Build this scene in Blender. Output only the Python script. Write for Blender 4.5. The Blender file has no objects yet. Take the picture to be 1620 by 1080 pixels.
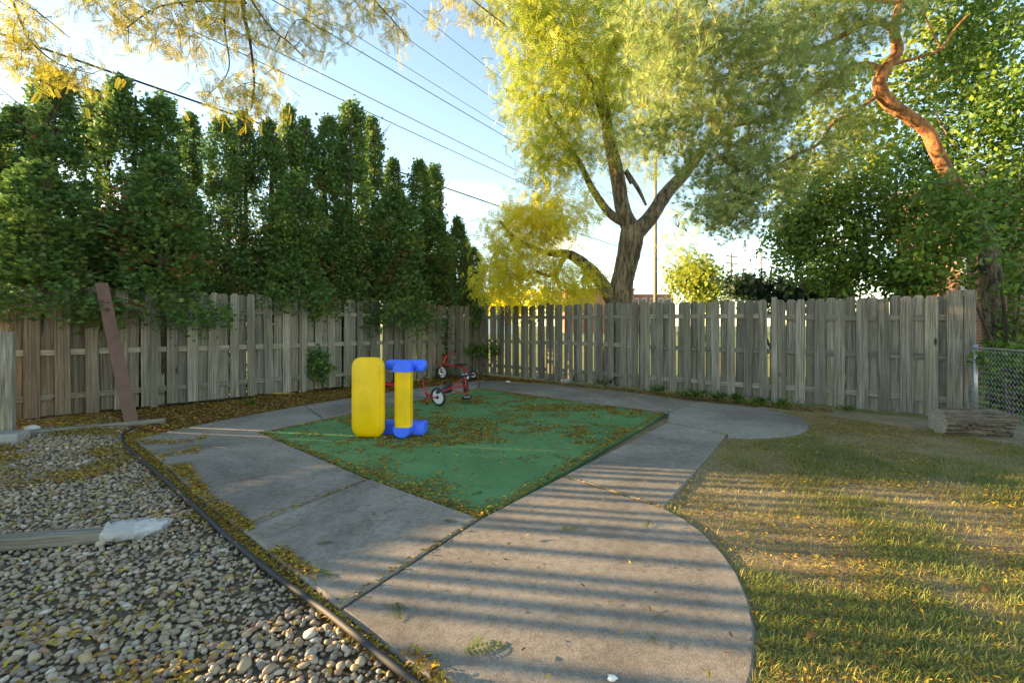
import bpy, bmesh, math, random
import numpy as np
from mathutils import Vector, Matrix
random.seed(7); rng = np.random.default_rng(7)
scene = bpy.context.scene
C = scene.collection

# ------------------------------------------------------------ camera, sky, sun
CAM_H = 1.36; F = 729.0; HOR = 515.0
cam_d = bpy.data.cameras.new('camera'); cam = bpy.data.objects.new('camera', cam_d); C.objects.link(cam)
cam.location = (0, 0, CAM_H); cam.rotation_euler = (math.radians(90), 0, 0)
cam_d.sensor_width = 36; cam_d.lens = F / 1620 * 36; cam_d.shift_y = -(540 - HOR) / 1620
cam_d.clip_start = 0.05; cam_d.clip_end = 3000
scene.camera = cam
SUN_EL = math.radians(9); SUN_FROM = Vector((-1, 0.17, 0)).normalized()
W = bpy.data.worlds.new('World'); scene.world = W; W.use_nodes = True
nt = W.node_tree; nt.nodes.clear()
N = nt.nodes.new
sky = N('ShaderNodeTexSky'); sky.sky_type = 'NISHITA'; sky.sun_disc = False
sky.sun_elevation = SUN_EL; sky.sun_rotation = math.atan2(SUN_FROM.x, SUN_FROM.y) % (2 * math.pi)
sky.air_density = 0.9; sky.altitude = 800; sky.dust_density = 0.1; sky.ozone_density = 1.8
bg = N('ShaderNodeBackground'); bg.inputs['Strength'].default_value = 0.15
# a few small cumulus clouds low over the horizon
tc = N('ShaderNodeTexCoord'); mp = N('ShaderNodeMapping'); mp.inputs['Scale'].default_value = (5, 5, 11); mp.inputs['Location'].default_value = (1.3, 0.4, 0.2)
cn = N('ShaderNodeTexNoise'); cn.inputs['Scale'].default_value = 1.0; cn.inputs['Detail'].default_value = 7; cn.inputs['Roughness'].default_value = 0.55
cr = N('ShaderNodeValToRGB'); cr.color_ramp.elements[0].position = 0.57; cr.color_ramp.elements[1].position = 0.68
sp = N('ShaderNodeSeparateXYZ')
lo = N('ShaderNodeMapRange'); lo.inputs['From Min'].default_value = 0.30; lo.inputs['From Max'].default_value = 0.12
mul = N('ShaderNodeMath'); mul.operation = 'MULTIPLY'
mx = N('ShaderNodeMix'); mx.data_type = 'RGBA'; mx.inputs[7].default_value = (7.5, 7.0, 6.6, 1)
out = N('ShaderNodeOutputWorld')
L = nt.links.new
L(tc.outputs['Generated'], mp.inputs['Vector']); L(mp.outputs[0], cn.inputs['Vector']); L(cn.outputs['Fac'], cr.inputs['Fac'])
L(tc.outputs['Generated'], sp.inputs[0]); L(sp.outputs['Z'], lo.inputs['Value'])
L(cr.outputs['Color'], mul.inputs[0]); L(lo.outputs[0], mul.inputs[1]); L(mul.outputs[0], mx.inputs[0])
L(sky.outputs[0], mx.inputs[6]); L(mx.outputs[2], bg.inputs['Color']); L(bg.outputs[0], out.inputs['Surface'])
sd = bpy.data.lights.new('sun', 'SUN'); sun = bpy.data.objects.new('sun', sd); C.objects.link(sun)
sd.energy = 5.0; sd.angle = math.radians(0.5); sd.color = (1.0, 0.80, 0.55)
sdir = Vector((-SUN_FROM.x * math.cos(SUN_EL), -SUN_FROM.y * math.cos(SUN_EL), -math.sin(SUN_EL)))
sun.rotation_euler = sdir.to_track_quat('-Z', 'Y').to_euler(); sun.location = (-20, 5, 15)
vs = scene.view_settings; vs.view_transform = 'Standard'; vs.look = 'None'; vs.gamma = 1; vs.use_curve_mapping = False
vs.exposure = 2.3
vs.use_white_balance = True; vs.white_balance_temperature = 8900; vs.white_balance_tint = 10

# ------------------------------------------------------------ helpers
def at(x, y, d): return Vector(((x - 810) / F * d, d, CAM_H + (HOR - y) / F * d))
def gnd(x, y, z=0.0):
    d = F * (CAM_H - z) / (y - HOR); return Vector(((x - 810) / F * d, d, z))
def hx(s, k=1.0):
    c = [int(s[i:i+2], 16) / 255 for i in (0, 2, 4)]
    return tuple(((v / 12.92 if v < .04045 else ((v + .055) / 1.055) ** 2.4) * k) for v in c) + (1,)
def tag(o, label=None, cat=None, group=None, kind=None):
    if label: o['label'] = label
    if cat: o['category'] = cat
    if group: o['group'] = group
    if kind: o['kind'] = kind
    return o
def empty(name, loc=(0, 0, 0), rz=0):
    o = bpy.data.objects.new(name, None); C.objects.link(o); o.location = loc; o.rotation_euler = (0, 0, rz); o.empty_display_size = .1
    return o
def link(name, me, mat=None, parent=None, loc=None):
    o = bpy.data.objects.new(name, me); C.objects.link(o)
    if mat and not me.materials: me.materials.append(mat)
    if parent: o.parent = parent
    if loc is not None: o.location = loc
    return o
def pydata(name, v, f, mat=None, parent=None, smooth=False, origin=None):
    if origin is not None: v = [(p[0]-origin[0], p[1]-origin[1], p[2]-origin[2]) for p in v]
    me = bpy.data.meshes.new(name); me.from_pydata([tuple(p) for p in v], [], f); me.update()
    if smooth: me.polygons.foreach_set('use_smooth', [True] * len(me.polygons))
    return link(name, me, mat, parent, origin)
def npmesh(name, V, faces_n, attrs=None, mat=None, smooth=False):
    """V (n,3); faces_n list of int arrays (k, m) sharing one loop count each"""
    me = bpy.data.meshes.new(name); V = np.asarray(V, np.float32)
    me.vertices.add(len(V)); me.vertices.foreach_set('co', V.ravel())
    loops = np.concatenate([f.ravel() for f in faces_n]); cnt = np.concatenate([np.full(len(f), f.shape[1]) for f in faces_n])
    st = np.concatenate([[0], np.cumsum(cnt)[:-1]])
    me.loops.add(len(loops)); me.loops.foreach_set('vertex_index', loops.astype(np.int32))
    me.polygons.add(len(cnt)); me.polygons.foreach_set('loop_start', st.astype(np.int32))
    if smooth: me.polygons.foreach_set('use_smooth', np.ones(len(cnt), bool))
    for k, a in (attrs or {}).items():
        at_ = me.attributes.new(k, 'FLOAT', 'POINT'); at_.data.foreach_set('value', np.asarray(a, np.float32))
    me.update(calc_edges=True); me.validate()
    if mat: me.materials.append(mat)
    return me
class MB:
    def __init__(s): s.v = []; s.f = []
    def add(s, v, f):
        b = len(s.v); s.v += [tuple(p) for p in v]; s.f += [tuple(i + b for i in q) for q in f]; return s
    def box(s, c, d, rot=None):
        m = Matrix.Rotation(rot, 3, 'Z') if isinstance(rot, (int, float)) else (rot or Matrix.Identity(3))
        v = [Vector(c) + m @ Vector((d[0]/2*a, d[1]/2*b, d[2]/2*e)) for a in (-1, 1) for b in (-1, 1) for e in (-1, 1)]
        return s.add(v, [(0,1,3,2), (4,6,7,5), (0,4,5,1), (2,3,7,6), (0,2,6,4), (1,5,7,3)])
    def tube(s, pts, rad, n=8, cap=True, jit=0):
        pts = [Vector(p) for p in pts]; k = len(pts)
        rad = rad if hasattr(rad, '__len__') else [rad] * k
        ref = Vector((0.3, 0.2, 1)).normalized(); vs_ = []
        t0 = (pts[1] - pts[0]).normalized()
        u = t0.cross(ref); u = u.normalized() if u.length > 1e-4 else Vector((1, 0, 0))
        for i, p in enumerate(pts):
            t = (pts[min(i+1, k-1)] - pts[max(i-1, 0)])
            t = t.normalized() if t.length > 1e-9 else t0
            u = (u - t * u.dot(t)).normalized(); w = t.cross(u)
            for j in range(n):
                a = 2 * math.pi * j / n; vs_.append(p + (u * math.cos(a) + w * math.sin(a)) * rad[i] * (1 + (jit*(math.sin(a*5 + i*.35) * .5 + math.sin(a*9 - i*.9) * .35 + random.uniform(-.6, .6)) if jit else 0)))
        fs = [(i*n+j, i*n+(j+1) % n, (i+1)*n+(j+1) % n, (i+1)*n+j) for i in range(k-1) for j in range(n)]
        if cap: fs += [tuple(range(n))[::-1], tuple((k-1)*n + j for j in range(n))]
        return s.add(vs_, fs)
    def prism(s, poly, z0, z1, bev=0.0):
        n = len(poly)
        a = sum(poly[i][0]*poly[(i+1) % n][1] - poly[(i+1) % n][0]*poly[i][1] for i in range(n))
        if a < 0: poly = poly[::-1]
        rings = [[(p[0], p[1], z0) for p in poly]]
        if bev:
            rings.append([(p[0], p[1], z1 - bev) for p in poly]); q = inset(poly, bev); rings.append([(p[0], p[1], z1) for p in q])
        else: rings.append([(p[0], p[1], z1) for p in poly])
        v = [p for r in rings for p in r]; m = len(rings)
        f = [(i*n+j, i*n+(j+1) % n, (i+1)*n+(j+1) % n, (i+1)*n+j) for i in range(m-1) for j in range(n)]
        f += [tuple(range(n))[::-1], tuple((m-1)*n+j for j in range(n))]
        return s.add(v, f)
    def build(s, name, mat, parent=None, smooth=False, origin=None): return pydata(name, s.v, s.f, mat, parent, smooth, origin)
def inset(poly, d):
    n = len(poly); r = []
    for i in range(n):
        p0, p1, p2 = (Vector(poly[(i+k) % n][:2]) for k in (-1, 0, 1))
        e1 = (p1 - p0).normalized(); e2 = (p2 - p1).normalized()
        n1 = Vector((-e1.y, e1.x)); n2 = Vector((-e2.y, e2.x)); m = n1 + n2
        m = m / max(m.length_squared, .3) * 2 * .5 if m.length > .1 else n1
        m = (n1 + n2); m = m / max(1e-3, (1 + n1.dot(n2)))
        if m.length > 2.5: m = m.normalized() * 2.5
        r.append(tuple(p1 + m * d))
    return r
def smooth_path(p, k=4):
    """Catmull-Rom over tuples (any length)"""
    p = [np.array(q, float) for q in p]; r = []
    for i in range(len(p) - 1):
        a, b, c, d = p[max(i-1, 0)], p[i], p[i+1], p[min(i+2, len(p)-1)]
        for j in range(k):
            t = j / k; r.append(.5 * (2*b + (c-a)*t + (2*a-5*b+4*c-d)*t*t + (3*b-a-3*c+d)*t**3))
    return r + [p[-1]]
def vnoise(x, y, s, seed=0):
    x = np.asarray(x) * s + seed * 17.3; y = np.asarray(y) * s + seed * 9.1
    xi = np.floor(x).astype(np.int64); yi = np.floor(y).astype(np.int64); fx = x - xi; fy = y - yi
    def h(a, b):
        n = (a * 374761393 + b * 668265263 + seed * 1442695) & 0x7fffffff; n = ((n ^ (n >> 13)) * 1274126177) & 0x7fffffff
        return ((n ^ (n >> 16)) & 0xffff) / 65535.0
    fx = fx*fx*(3-2*fx); fy = fy*fy*(3-2*fy)
    return (h(xi, yi)*(1-fx) + h(xi+1, yi)*fx)*(1-fy) + (h(xi, yi+1)*(1-fx) + h(xi+1, yi+1)*fx)*fy
def inpoly(x, y, poly):
    x = np.asarray(x); y = np.asarray(y); r = np.zeros(x.shape, bool); n = len(poly)
    for i in range(n):
        x1, y1 = poly[i][:2]; x2, y2 = poly[(i+1) % n][:2]
        r ^= ((y1 > y) != (y2 > y)) & (x < (x2 - x1) * (y - y1) / (y2 - y1 + 1e-12) + x1)
    return r
def unit(a): return a / np.maximum(np.linalg.norm(a, axis=1, keepdims=True), 1e-9)
def scatter(name, P, D, Nn, S, tv, tf, mat, rnd=None, extra=None, jitter=0):
    """one mesh holding a copy of template (tv, tf) for each point: D = long axis, Nn = normal, S = size"""
    P = np.asarray(P); n = len(P); tv = np.asarray(tv, float); D = unit(D); Sd = unit(np.cross(Nn, D)); Nn = np.cross(D, Sd)
    S = np.asarray(S).reshape(-1, 1, 1) * np.ones((n, 1, 1))
    V = P[:, None, :] + S * (tv[None, :, 0:1]*D[:, None, :] + tv[None, :, 1:2]*Sd[:, None, :] + tv[None, :, 2:3]*Nn[:, None, :])
    m = len(tv); fs = []
    for k in sorted(set(len(f) for f in tf)):
        t = np.array([f for f in tf if len(f) == k]); fs.append((t[None] + (np.arange(n)*m)[:, None, None]).reshape(-1, k))
    rnd = rng.random(n) if rnd is None else rnd
    a = {'rnd': np.repeat(rnd, m)}
    if extra is not None: a['tone'] = np.repeat(extra, m)
    return npmesh(name, V.reshape(-1, 3), fs, a, mat)

# ------------------------------------------------------------ materials
def newmat(name):
    m = bpy.data.materials.new(name); m.use_nodes = True; t = m.node_tree
    return m, t, t.nodes['Principled BSDF'], t.nodes.new, t.links.new
def ramp(n, stops):
    r = n('ShaderNodeValToRGB'); e = r.color_ramp.elements
    while len(e) < len(stops): e.new(.5)
    for i, (p, c) in enumerate(stops): e[i].position = p; e[i].color = c
    return r
def noise(n, l, scale, detail=4, rough=.55, vec=None, ms=None, dist=0):
    x = n('ShaderNodeTexNoise'); x.inputs['Scale'].default_value = scale; x.inputs['Detail'].default_value = detail; x.inputs['Roughness'].default_value = rough; x.inputs['Distortion'].default_value = dist
    if vec is not None:
        if ms:
            m = n('ShaderNodeMapping'); m.inputs['Scale'].default_value = ms; l(vec, m.inputs['Vector']); vec = m.outputs[0]
        l(vec, x.inputs['Vector'])
    return x.outputs['Fac']
def mix(n, l, f, a, b, mode='MIX'):
    m = n('ShaderNodeMix'); m.data_type = 'RGBA'; m.blend_type = mode
    for k, v in ((0, f), (6, a), (7, b)):
        if hasattr(v, 'is_output'): l(v, m.inputs[k])
        else: m.inputs[k].default_value = v
    return m.outputs[2]
def bump(n, l, h, s, d, b):
    x = n('ShaderNodeBump'); x.inputs['Strength'].default_value = s; x.inputs['Distance'].default_value = d; l(h, x.inputs['Height']); l(x.outputs[0], b.inputs['Normal'])
def plain(name, col, rough=.5, metal=0, var=.15, scale=6, bmp=.1):
    m, t, b, n, l = newmat(name); tcn = n('ShaderNodeTexCoord')
    f = noise(n, l, scale, 5, .6, tcn.outputs['Object'])
    r = ramp(n, [(.3, tuple(c*(1-var) for c in col[:3])+(1,)), (.7, tuple(min(1, c*(1+var)) for c in col[:3])+(1,))]); l(f, r.inputs[0])
    l(r.outputs[0], b.inputs['Base Color']); b.inputs['Roughness'].default_value = rough; b.inputs['Metallic'].default_value = metal
    if bmp: bump(n, l, noise(n, l, scale*12, 3, .6, tcn.outputs['Object']), bmp, .004, b)
    return m
def wood(name, dark, light, stain, green=.25, axis=2):
    m, t, b, n, l = newmat(name); tcn = n('ShaderNodeTexCoord'); oi = n('ShaderNodeObjectInfo')
    ml = n('ShaderNodeMath'); ml.operation = 'MULTIPLY'; ml.inputs[1].default_value = 61.0; l(oi.outputs['Random'], ml.inputs[0])
    ad = n('ShaderNodeVectorMath'); l(tcn.outputs['Object'], ad.inputs[0]); l(ml.outputs[0], ad.inputs[1]); v = ad.outputs[0]
    sc = [1, 1, 1]; sc[axis] = .045
    g = noise(n, l, 55, 6, .65, v, tuple(sc), .4); sc[axis] = .2
    g2 = noise(n, l, 7, 3, .5, v, tuple(sc)); st = noise(n, l, 3.2, 5, .65, v)
    vo = n('ShaderNodeTexVoronoi'); vo.inputs['Scale'].default_value = 3.4; mpv = n('ShaderNodeMapping'); sc[axis] = .55; mpv.inputs['Scale'].default_value = sc; l(v, mpv.inputs[0]); l(mpv.outputs[0], vo.inputs['Vector'])
    kn = ramp(n, [(.035, (1, 1, 1, 1)), (.085, (0, 0, 0, 1))]); l(vo.outputs['Distance'], kn.inputs[0])
    c = ramp(n, [(.37, dark), (.62, light)]); l(g, c.inputs[0])
    s1 = ramp(n, [(.42, (0, 0, 0, 1)), (.72, (.75, .75, .75, 1))]); l(st, s1.inputs[0])
    col = mix(n, l, s1.outputs[0], c.outputs[0], stain)
    gr = ramp(n, [(.5, (0, 0, 0, 1)), (.75, (green,)*3+(1,))]); l(g2, gr.inputs[0]); col = mix(n, l, gr.outputs[0], col, (.15, .17, .07, 1))
    col = mix(n, l, kn.outputs[0], col, tuple(c*.35 for c in dark[:3])+(1,))
    br = n('ShaderNodeMapRange'); br.inputs['To Min'].default_value = .6; br.inputs['To Max'].default_value = 1.3; l(oi.outputs['Random'], br.inputs[0])
    hs = n('ShaderNodeHueSaturation'); l(col, hs.inputs['Color']); l(br.outputs[0], hs.inputs['Value'])
    l(hs.outputs[0], b.inputs['Base Color']); b.inputs['Roughness'].default_value = .9; bump(n, l, g, .7, .004, b)
    return m
def leafmat(name, stops, trans=.45, rough=.55, tonecol=None):
    m, t, b, n, l = newmat(name); a = n('ShaderNodeAttribute'); a.attribute_name = 'rnd'
    r = ramp(n, stops); l(a.outputs['Fac'], r.inputs[0]); col = r.outputs[0]
    if tonecol:
        a2 = n('ShaderNodeAttribute'); a2.attribute_name = 'tone'; col = mix(n, l, a2.outputs['Fac'], col, tonecol)
    l(col, b.inputs['Base Color']); b.inputs['Roughness'].default_value = rough; b.inputs['Specular IOR Level'].default_value = .3
    tr = n('ShaderNodeBsdfTranslucent'); l(col, tr.inputs['Color']); ms = n('ShaderNodeMixShader'); ms.inputs[0].default_value = trans
    l(b.outputs[0], ms.inputs[1]); l(tr.outputs[0], ms.inputs[2]); l(ms.outputs[0], t.nodes['Material Output'].inputs['Surface'])
    return m
def barkmat(name, dark, light, scale=9, zs=.25, bs=1.0, top=None, z0=0, z1=1):
    m, t, b, n, l = newmat(name); tcn = n('ShaderNodeTexCoord')
    g = noise(n, l, scale, 7, .7, tcn.outputs['Object'], (1, 1, zs), .6); g2 = noise(n, l, 2, 3, .5, tcn.outputs['Object'])
    c = ramp(n, [(.40, dark), (.60, light)]); l(g, c.inputs[0])
    if top:
        ct = ramp(n, [(.38, top[0]), (.62, top[1])]); l(g, ct.inputs[0]); sx = n('ShaderNodeSeparateXYZ'); l(tcn.outputs['Object'], sx.inputs[0]); nz = n('ShaderNodeMath'); nz.operation = 'ADD'; l(sx.outputs['Z'], nz.inputs[0]); l(g2, nz.inputs[1]); mr = n('ShaderNodeMapRange'); mr.inputs['From Min'].default_value = z0; mr.inputs['From Max'].default_value = z1; l(nz.outputs[0], mr.inputs[0]); c = type('o', (), {'outputs': [mix(n, l, mr.outputs[0], c.outputs[0], ct.outputs[0])]})
    s1 = ramp(n, [(.35, (.75, .75, .75, 1)), (.7, (1.15, 1.1, 1, 1))]); l(g2, s1.inputs[0])
    l(mix(n, l, 1.0, c.outputs[0], s1.outputs[0], 'MULTIPLY'), b.inputs['Base Color']); b.inputs['Roughness'].default_value = .95; bump(n, l, g, bs, .03, b)
    return m
def concrete_mat():
    m, t, b, n, l = newmat('concrete'); tcn = n('ShaderNodeTexCoord'); v = tcn.outputs['Object']
    a = noise(n, l, 1.1, 6, .65, v); f = noise(n, l, 160, 3, .7, v); sp_ = noise(n, l, 22, 5, .7, v)
    c = ramp(n, [(.3, (.20, .172, .142, 1)), (.7, (.33, .29, .245, 1))]); l(a, c.inputs[0])
    c2 = ramp(n, [(.3, (.62, .62, .62, 1)), (.7, (1.3, 1.3, 1.3, 1))]); l(f, c2.inputs[0])
    c3 = ramp(n, [(.36, (.72, .71, .7, 1)), (.55, (1, 1, 1, 1))]); l(sp_, c3.inputs[0])
    col = mix(n, l, 1., mix(n, l, 1., c.outputs[0], c2.outputs[0], 'MULTIPLY'), c3.outputs[0], 'MULTIPLY')
    big = noise(n, l, .55, 6, .7, v, None, .8); c4 = ramp(n, [(.38, (.68, .66, .63, 1)), (.56, (1.08, 1.06, 1.03, 1))]); l(big, c4.inputs[0]); col = mix(n, l, 1., col, c4.outputs[0], 'MULTIPLY')
    nd = n('ShaderNodeTexNoise'); nd.inputs['Scale'].default_value = 3; l(v, nd.inputs['Vector']); va = n('ShaderNodeVectorMath'); l(v, va.inputs[0]); l(nd.outputs['Color'], va.inputs[1])
    vo = n('ShaderNodeTexVoronoi'); vo.feature = 'DISTANCE_TO_EDGE'; vo.inputs['Scale'].default_value = .45; l(va.outputs[0], vo.inputs['Vector']); ck = ramp(n, [(.0, (.45, .43, .4, 1)), (.0035, (1, 1, 1, 1))]); l(vo.outputs['Distance'], ck.inputs[0]); col = mix(n, l, .7, col, ck.outputs[0], 'MULTIPLY')
    l(col, b.inputs['Base Color']); b.inputs['Roughness'].default_value = .92; bump(n, l, f, .6, .004, b)
    return m
def soil_mat(name, a, bcol, c_):
    m, t, b, n, l = newmat(name); tcn = n('ShaderNodeTexCoord'); v = tcn.outputs['Object']
    f = noise(n, l, 2.2, 6, .7, v); g = noise(n, l, 60, 4, .7, v)
    r = ramp(n, [(.3, a), (.5, bcol), (.7, c_)]); l(f, r.inputs[0]); r2 = ramp(n, [(.3, (.5, .5, .5, 1)), (.7, (1.35, 1.3, 1.2, 1))]); l(g, r2.inputs[0])
    l(mix(n, l, 1., r.outputs[0], r2.outputs[0], 'MULTIPLY'), b.inputs['Base Color']); b.inputs['Roughness'].default_value = 1; bump(n, l, g, 1, .02, b)
    return m
M = {}
M['wood'] = wood('weathered_wood', (.085, .074, .058, 1), (.32, .285, .23, 1), (.145, .125, .092, 1), .4)
M['wood_brown'] = wood('brown_weathered_wood', (.085, .068, .05, 1), (.29, .235, .175, 1), (.14, .11, .075, 1), .15)
M['wood_lay'] = wood('lying_wood', (.13, .115, .09, 1), (.34, .30, .235, 1), (.16, .14, .10, 1), .1, 0)
M['concrete'] = concrete_mat()
M['ground'] = soil_mat('far_grass_ground', (.10, .13, .025, 1), (.16, .19, .04, 1), (.22, .21, .06, 1))
M['soil'] = soil_mat('lawn_soil', (.20, .15, .085, 1), (.29, .22, .13, 1), (.36, .28, .165, 1))
M['gravelbed'] = soil_mat('gravel_soil', (.12, .09, .06, 1), (.18, .14, .09, 1), (.23, .18, .12, 1))
M['bark'] = barkmat('locust_bark', (.05, .038, .026, 1), (.30, .235, .155, 1), 13, .2)
M['bark_dark'] = barkmat('dark_bark', (.03, .022, .016, 1), (.11, .085, .06, 1), 12, .2)
M['bark_pine'] = barkmat('orange_pine_bark', (.045, .035, .027, 1), (.25, .20, .15, 1), 14, .4, 1.0, ((.15, .05, .02, 1), (.52, .23, .095, 1)), 3.6, 4.9)
M['bark_old'] = barkmat('grey_plated_bark', (.05, .04, .032, 1), (.24, .20, .155, 1), 9, .18, 1.0)
M['arbor'] = leafmat('arborvitae_fronds', [(0, (.05, .12, .038, 1)), (.5, (.095, .195, .056, 1)), (.88, (.20, .29, .065, 1)), (.97, (.16, .13, .03, 1)), (1, (.24, .09, .03, 1))], .35, .6, (.24, .085, .03, 1))
M['locust'] = leafmat('locust_leaves', [(0, (.20, .30, .04, 1)), (.4, (.34, .42, .06, 1)), (.75, (.50, .48, .075, 1)), (1, (.60, .46, .08, 1))], .5)
M['locust_yellow'] = leafmat('yellow_locust_leaves', [(0, (.62, .64, .07, 1)), (.5, (.82, .72, .08, 1)), (1, (.86, .66, .09, 1))], .5)
M['locust_dull'] = leafmat('dull_gold_locust_leaves', [(0, (.22, .25, .04, 1)), (.4, (.38, .35, .055, 1)), (1, (.50, .38, .07, 1))], .45)
M['far_green'] = leafmat('far_tree_leaves', [(0, (.13, .20, .03, 1)), (.6, (.26, .32, .05, 1)), (1, (.42, .40, .07, 1))], .45)
M['pine'] = leafmat('pine_needles', [(0, (.19, .28, .10, 1)), (.5, (.33, .42, .15, 1)), (.85, (.48, .50, .18, 1)), (1, (.56, .46, .18, 1))], .45)
M['broad'] = leafmat('broad_leaves', [(0, (.055, .13, .03, 1)), (.6, (.14, .25, .05, 1)), (1, (.34, .42, .06, 1))], .4, .45)
M['yew'] = leafmat('dark_evergreen', [(0, (.012, .032, .014, 1)), (1, (.03, .06, .024, 1))], .25)
M['grass'] = leafmat('grass_blades', [(0, (.12, .165, .04, 1)), (.35, (.21, .25, .055, 1)), (.55, (.40, .36, .11, 1)), (.75, (.40, .32, .14, 1)), (1, (.55, .45, .24, 1))], .35)
M['litter'] = leafmat('leaf_litter', [(0, (.16, .075, .025, 1)), (.3, (.26, .13, .03, 1)), (.6, (.42, .27, .035, 1)), (.85, (.5, .36, .05, 1)), (1, (.22, .24, .04, 1))], .25, .7)
M['litter_brown'] = leafmat('brown_leaf_litter', [(0, (.11, .055, .025, 1)), (.45, (.26, .12, .035, 1)), (.8, (.40, .22, .045, 1)), (1, (.46, .34, .06, 1))], .2, .8)
M['weed'] = leafmat('weed_leaves', [(0, (.05, .12, .02, 1)), (1, (.14, .22, .035, 1))], .4)
M['yellow'] = plain('yellow_plastic', hx('f2bf06', .95), .5, 0, .13, 4, .08)
M['blue'] = plain('blue_plastic', hx('1f6cf5', 1), .38, 0, .06, 5, .03)
M['red'] = plain('red_paint', (.46, .018, .028, 1), .35, 0, .1, 5, 0)
M['rubber'] = plain('black_rubber', (.022, .022, .024, 1), .6, 0, .2, 8, .1)
M['blackpl'] = plain('black_plastic', (.026, .027, .03, 1), .7, 0, .2, 8, .05)
M['whitepl'] = plain('white_wheel_plastic', (.62, .63, .64, 1), .5, 0, .08, 6, 0)
M['plank'] = plain('brown_painted_plank', (.13, .066, .048, 1), .75, 0, .25, 5, .15)
M['galv'] = plain('galvanised_wire', (.42, .43, .44, 1), .4, .7, .1, 5, 0)
M['wire'] = plain('wire_black', (.03, .032, .036, 1), .6, 0, .1, 5, 0)
M['stone'] = plain('pale_stone', (.5, .48, .44, 1), .8, 0, .15, 20, .2)
M['block'] = plain('grey_block', (.30, .29, .27, 1), .9, 0, .15, 12, .3)
M['polewood'] = plain('pole_wood', (.20, .17, .14, 1), .9, 0, .2, 6, .1)
M['white'] = plain('white_paint', (.72, .71, .68, 1), .5, 0, .06, 5, 0)
M['roof'] = plain('dark_shingle', (.09, .08, .075, 1), .9, 0, .25, 8, .2)
M['glass'] = plain('window_glass', (.04, .05, .06, 1), .08, 0, .1, 3, 0)
M['farbrick'] = plain('far_red_brick', (.34, .125, .085, 1), .9, 0, .12, 3, 0)
def brick_mat():
    m, t, b, n, l = newmat('house_brick'); tcn = n('ShaderNodeTexCoord'); mpn = n('ShaderNodeMapping'); mpn.inputs['Rotation'].default_value = (math.pi/2, 0, 0); l(tcn.outputs['Object'], mpn.inputs[0])
    k = n('ShaderNodeTexBrick'); k.inputs['Scale'].default_value = 1; k.inputs['Brick Width'].default_value = .21; k.inputs['Row Height'].default_value = .075; k.inputs['Mortar Size'].default_value = .006
    k.inputs['Color1'].default_value = (.38, .17, .10, 1); k.inputs['Color2'].default_value = (.27, .12, .08, 1); k.inputs['Mortar'].default_value = (.38, .34, .29, 1); l(mpn.outputs[0], k.inputs[0])
    l(k.outputs[0], b.inputs['Base Color']); b.inputs['Roughness'].default_value = .9; iv = n('ShaderNodeMath'); iv.operation = 'SUBTRACT'; iv.inputs[0].default_value = 1; l(k.outputs['Fac'], iv.inputs[1]); bump(n, l, iv.outputs[0], .6, .01, b)
    return m
M['brick'] = brick_mat()
def carpet_mat():
    m, t, b, n, l = newmat('green_carpet'); tcn = n('ShaderNodeTexCoord'); v = tcn.outputs['Object']
    a = noise(n, l, 1.3, 5, .6, v); f = noise(n, l, 240, 2, .7, v); s = noise(n, l, 9, 4, .7, v, (1, 2.5, 1))
    r = ramp(n, [(.3, (.075, .19, .072, 1)), (.7, (.13, .285, .118, 1))]); l(a, r.inputs[0])
    r2 = ramp(n, [(.3, (.75, .75, .75, 1)), (.7, (1.2, 1.2, 1.2, 1))]); l(f, r2.inputs[0]); r3 = ramp(n, [(.55, (0, 0, 0, 1)), (.8, (.3, .3, .3, 1))]); l(s, r3.inputs[0])
    col = mix(n, l, r3.outputs[0], mix(n, l, 1., r.outputs[0], r2.outputs[0], 'MULTIPLY'), (.16, .19, .10, 1))
    l(col, b.inputs['Base Color']); b.inputs['Roughness'].default_value = 1; b.inputs['Specular IOR Level'].default_value = .1; bump(n, l, f, .5, .006, b)
    return m
M['carpet'] = carpet_mat()
def pebble_mat(name, objrnd):
    m, t, b, n, l = newmat(name)
    if objrnd: a = n('ShaderNodeObjectInfo').outputs['Random']
    else:
        an = n('ShaderNodeAttribute'); an.attribute_name = 'rnd'; a = an.outputs['Fac']
    r = ramp(n, [(0, (.22, .16, .10, 1)), (.2, (.44, .315, .185, 1)), (.4, (.29, .225, .16, 1)), (.55, (.50, .38, .24, 1)), (.7, (.23, .19, .145, 1)), (.82, (.54, .46, .36, 1)), (.92, (.34, .19, .115, 1)), (1, (.18, .17, .165, 1))]); l(a, r.inputs[0])
    tcn = n('ShaderNodeTexCoord'); f = noise(n, l, 60, 4, .6, tcn.outputs['Object']); r2 = ramp(n, [(.3, (.7, .7, .7, 1)), (.7, (1.2, 1.2, 1.2, 1))]); l(f, r2.inputs[0])
    l(mix(n, l, 1., r.outputs[0], r2.outputs[0], 'MULTIPLY'), b.inputs['Base Color']); b.inputs['Roughness'].default_value = .7
    return m
M['pebble'] = pebble_mat('pebble_bulk', False); M['pebble_one'] = pebble_mat('pebble_single', True)

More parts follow.
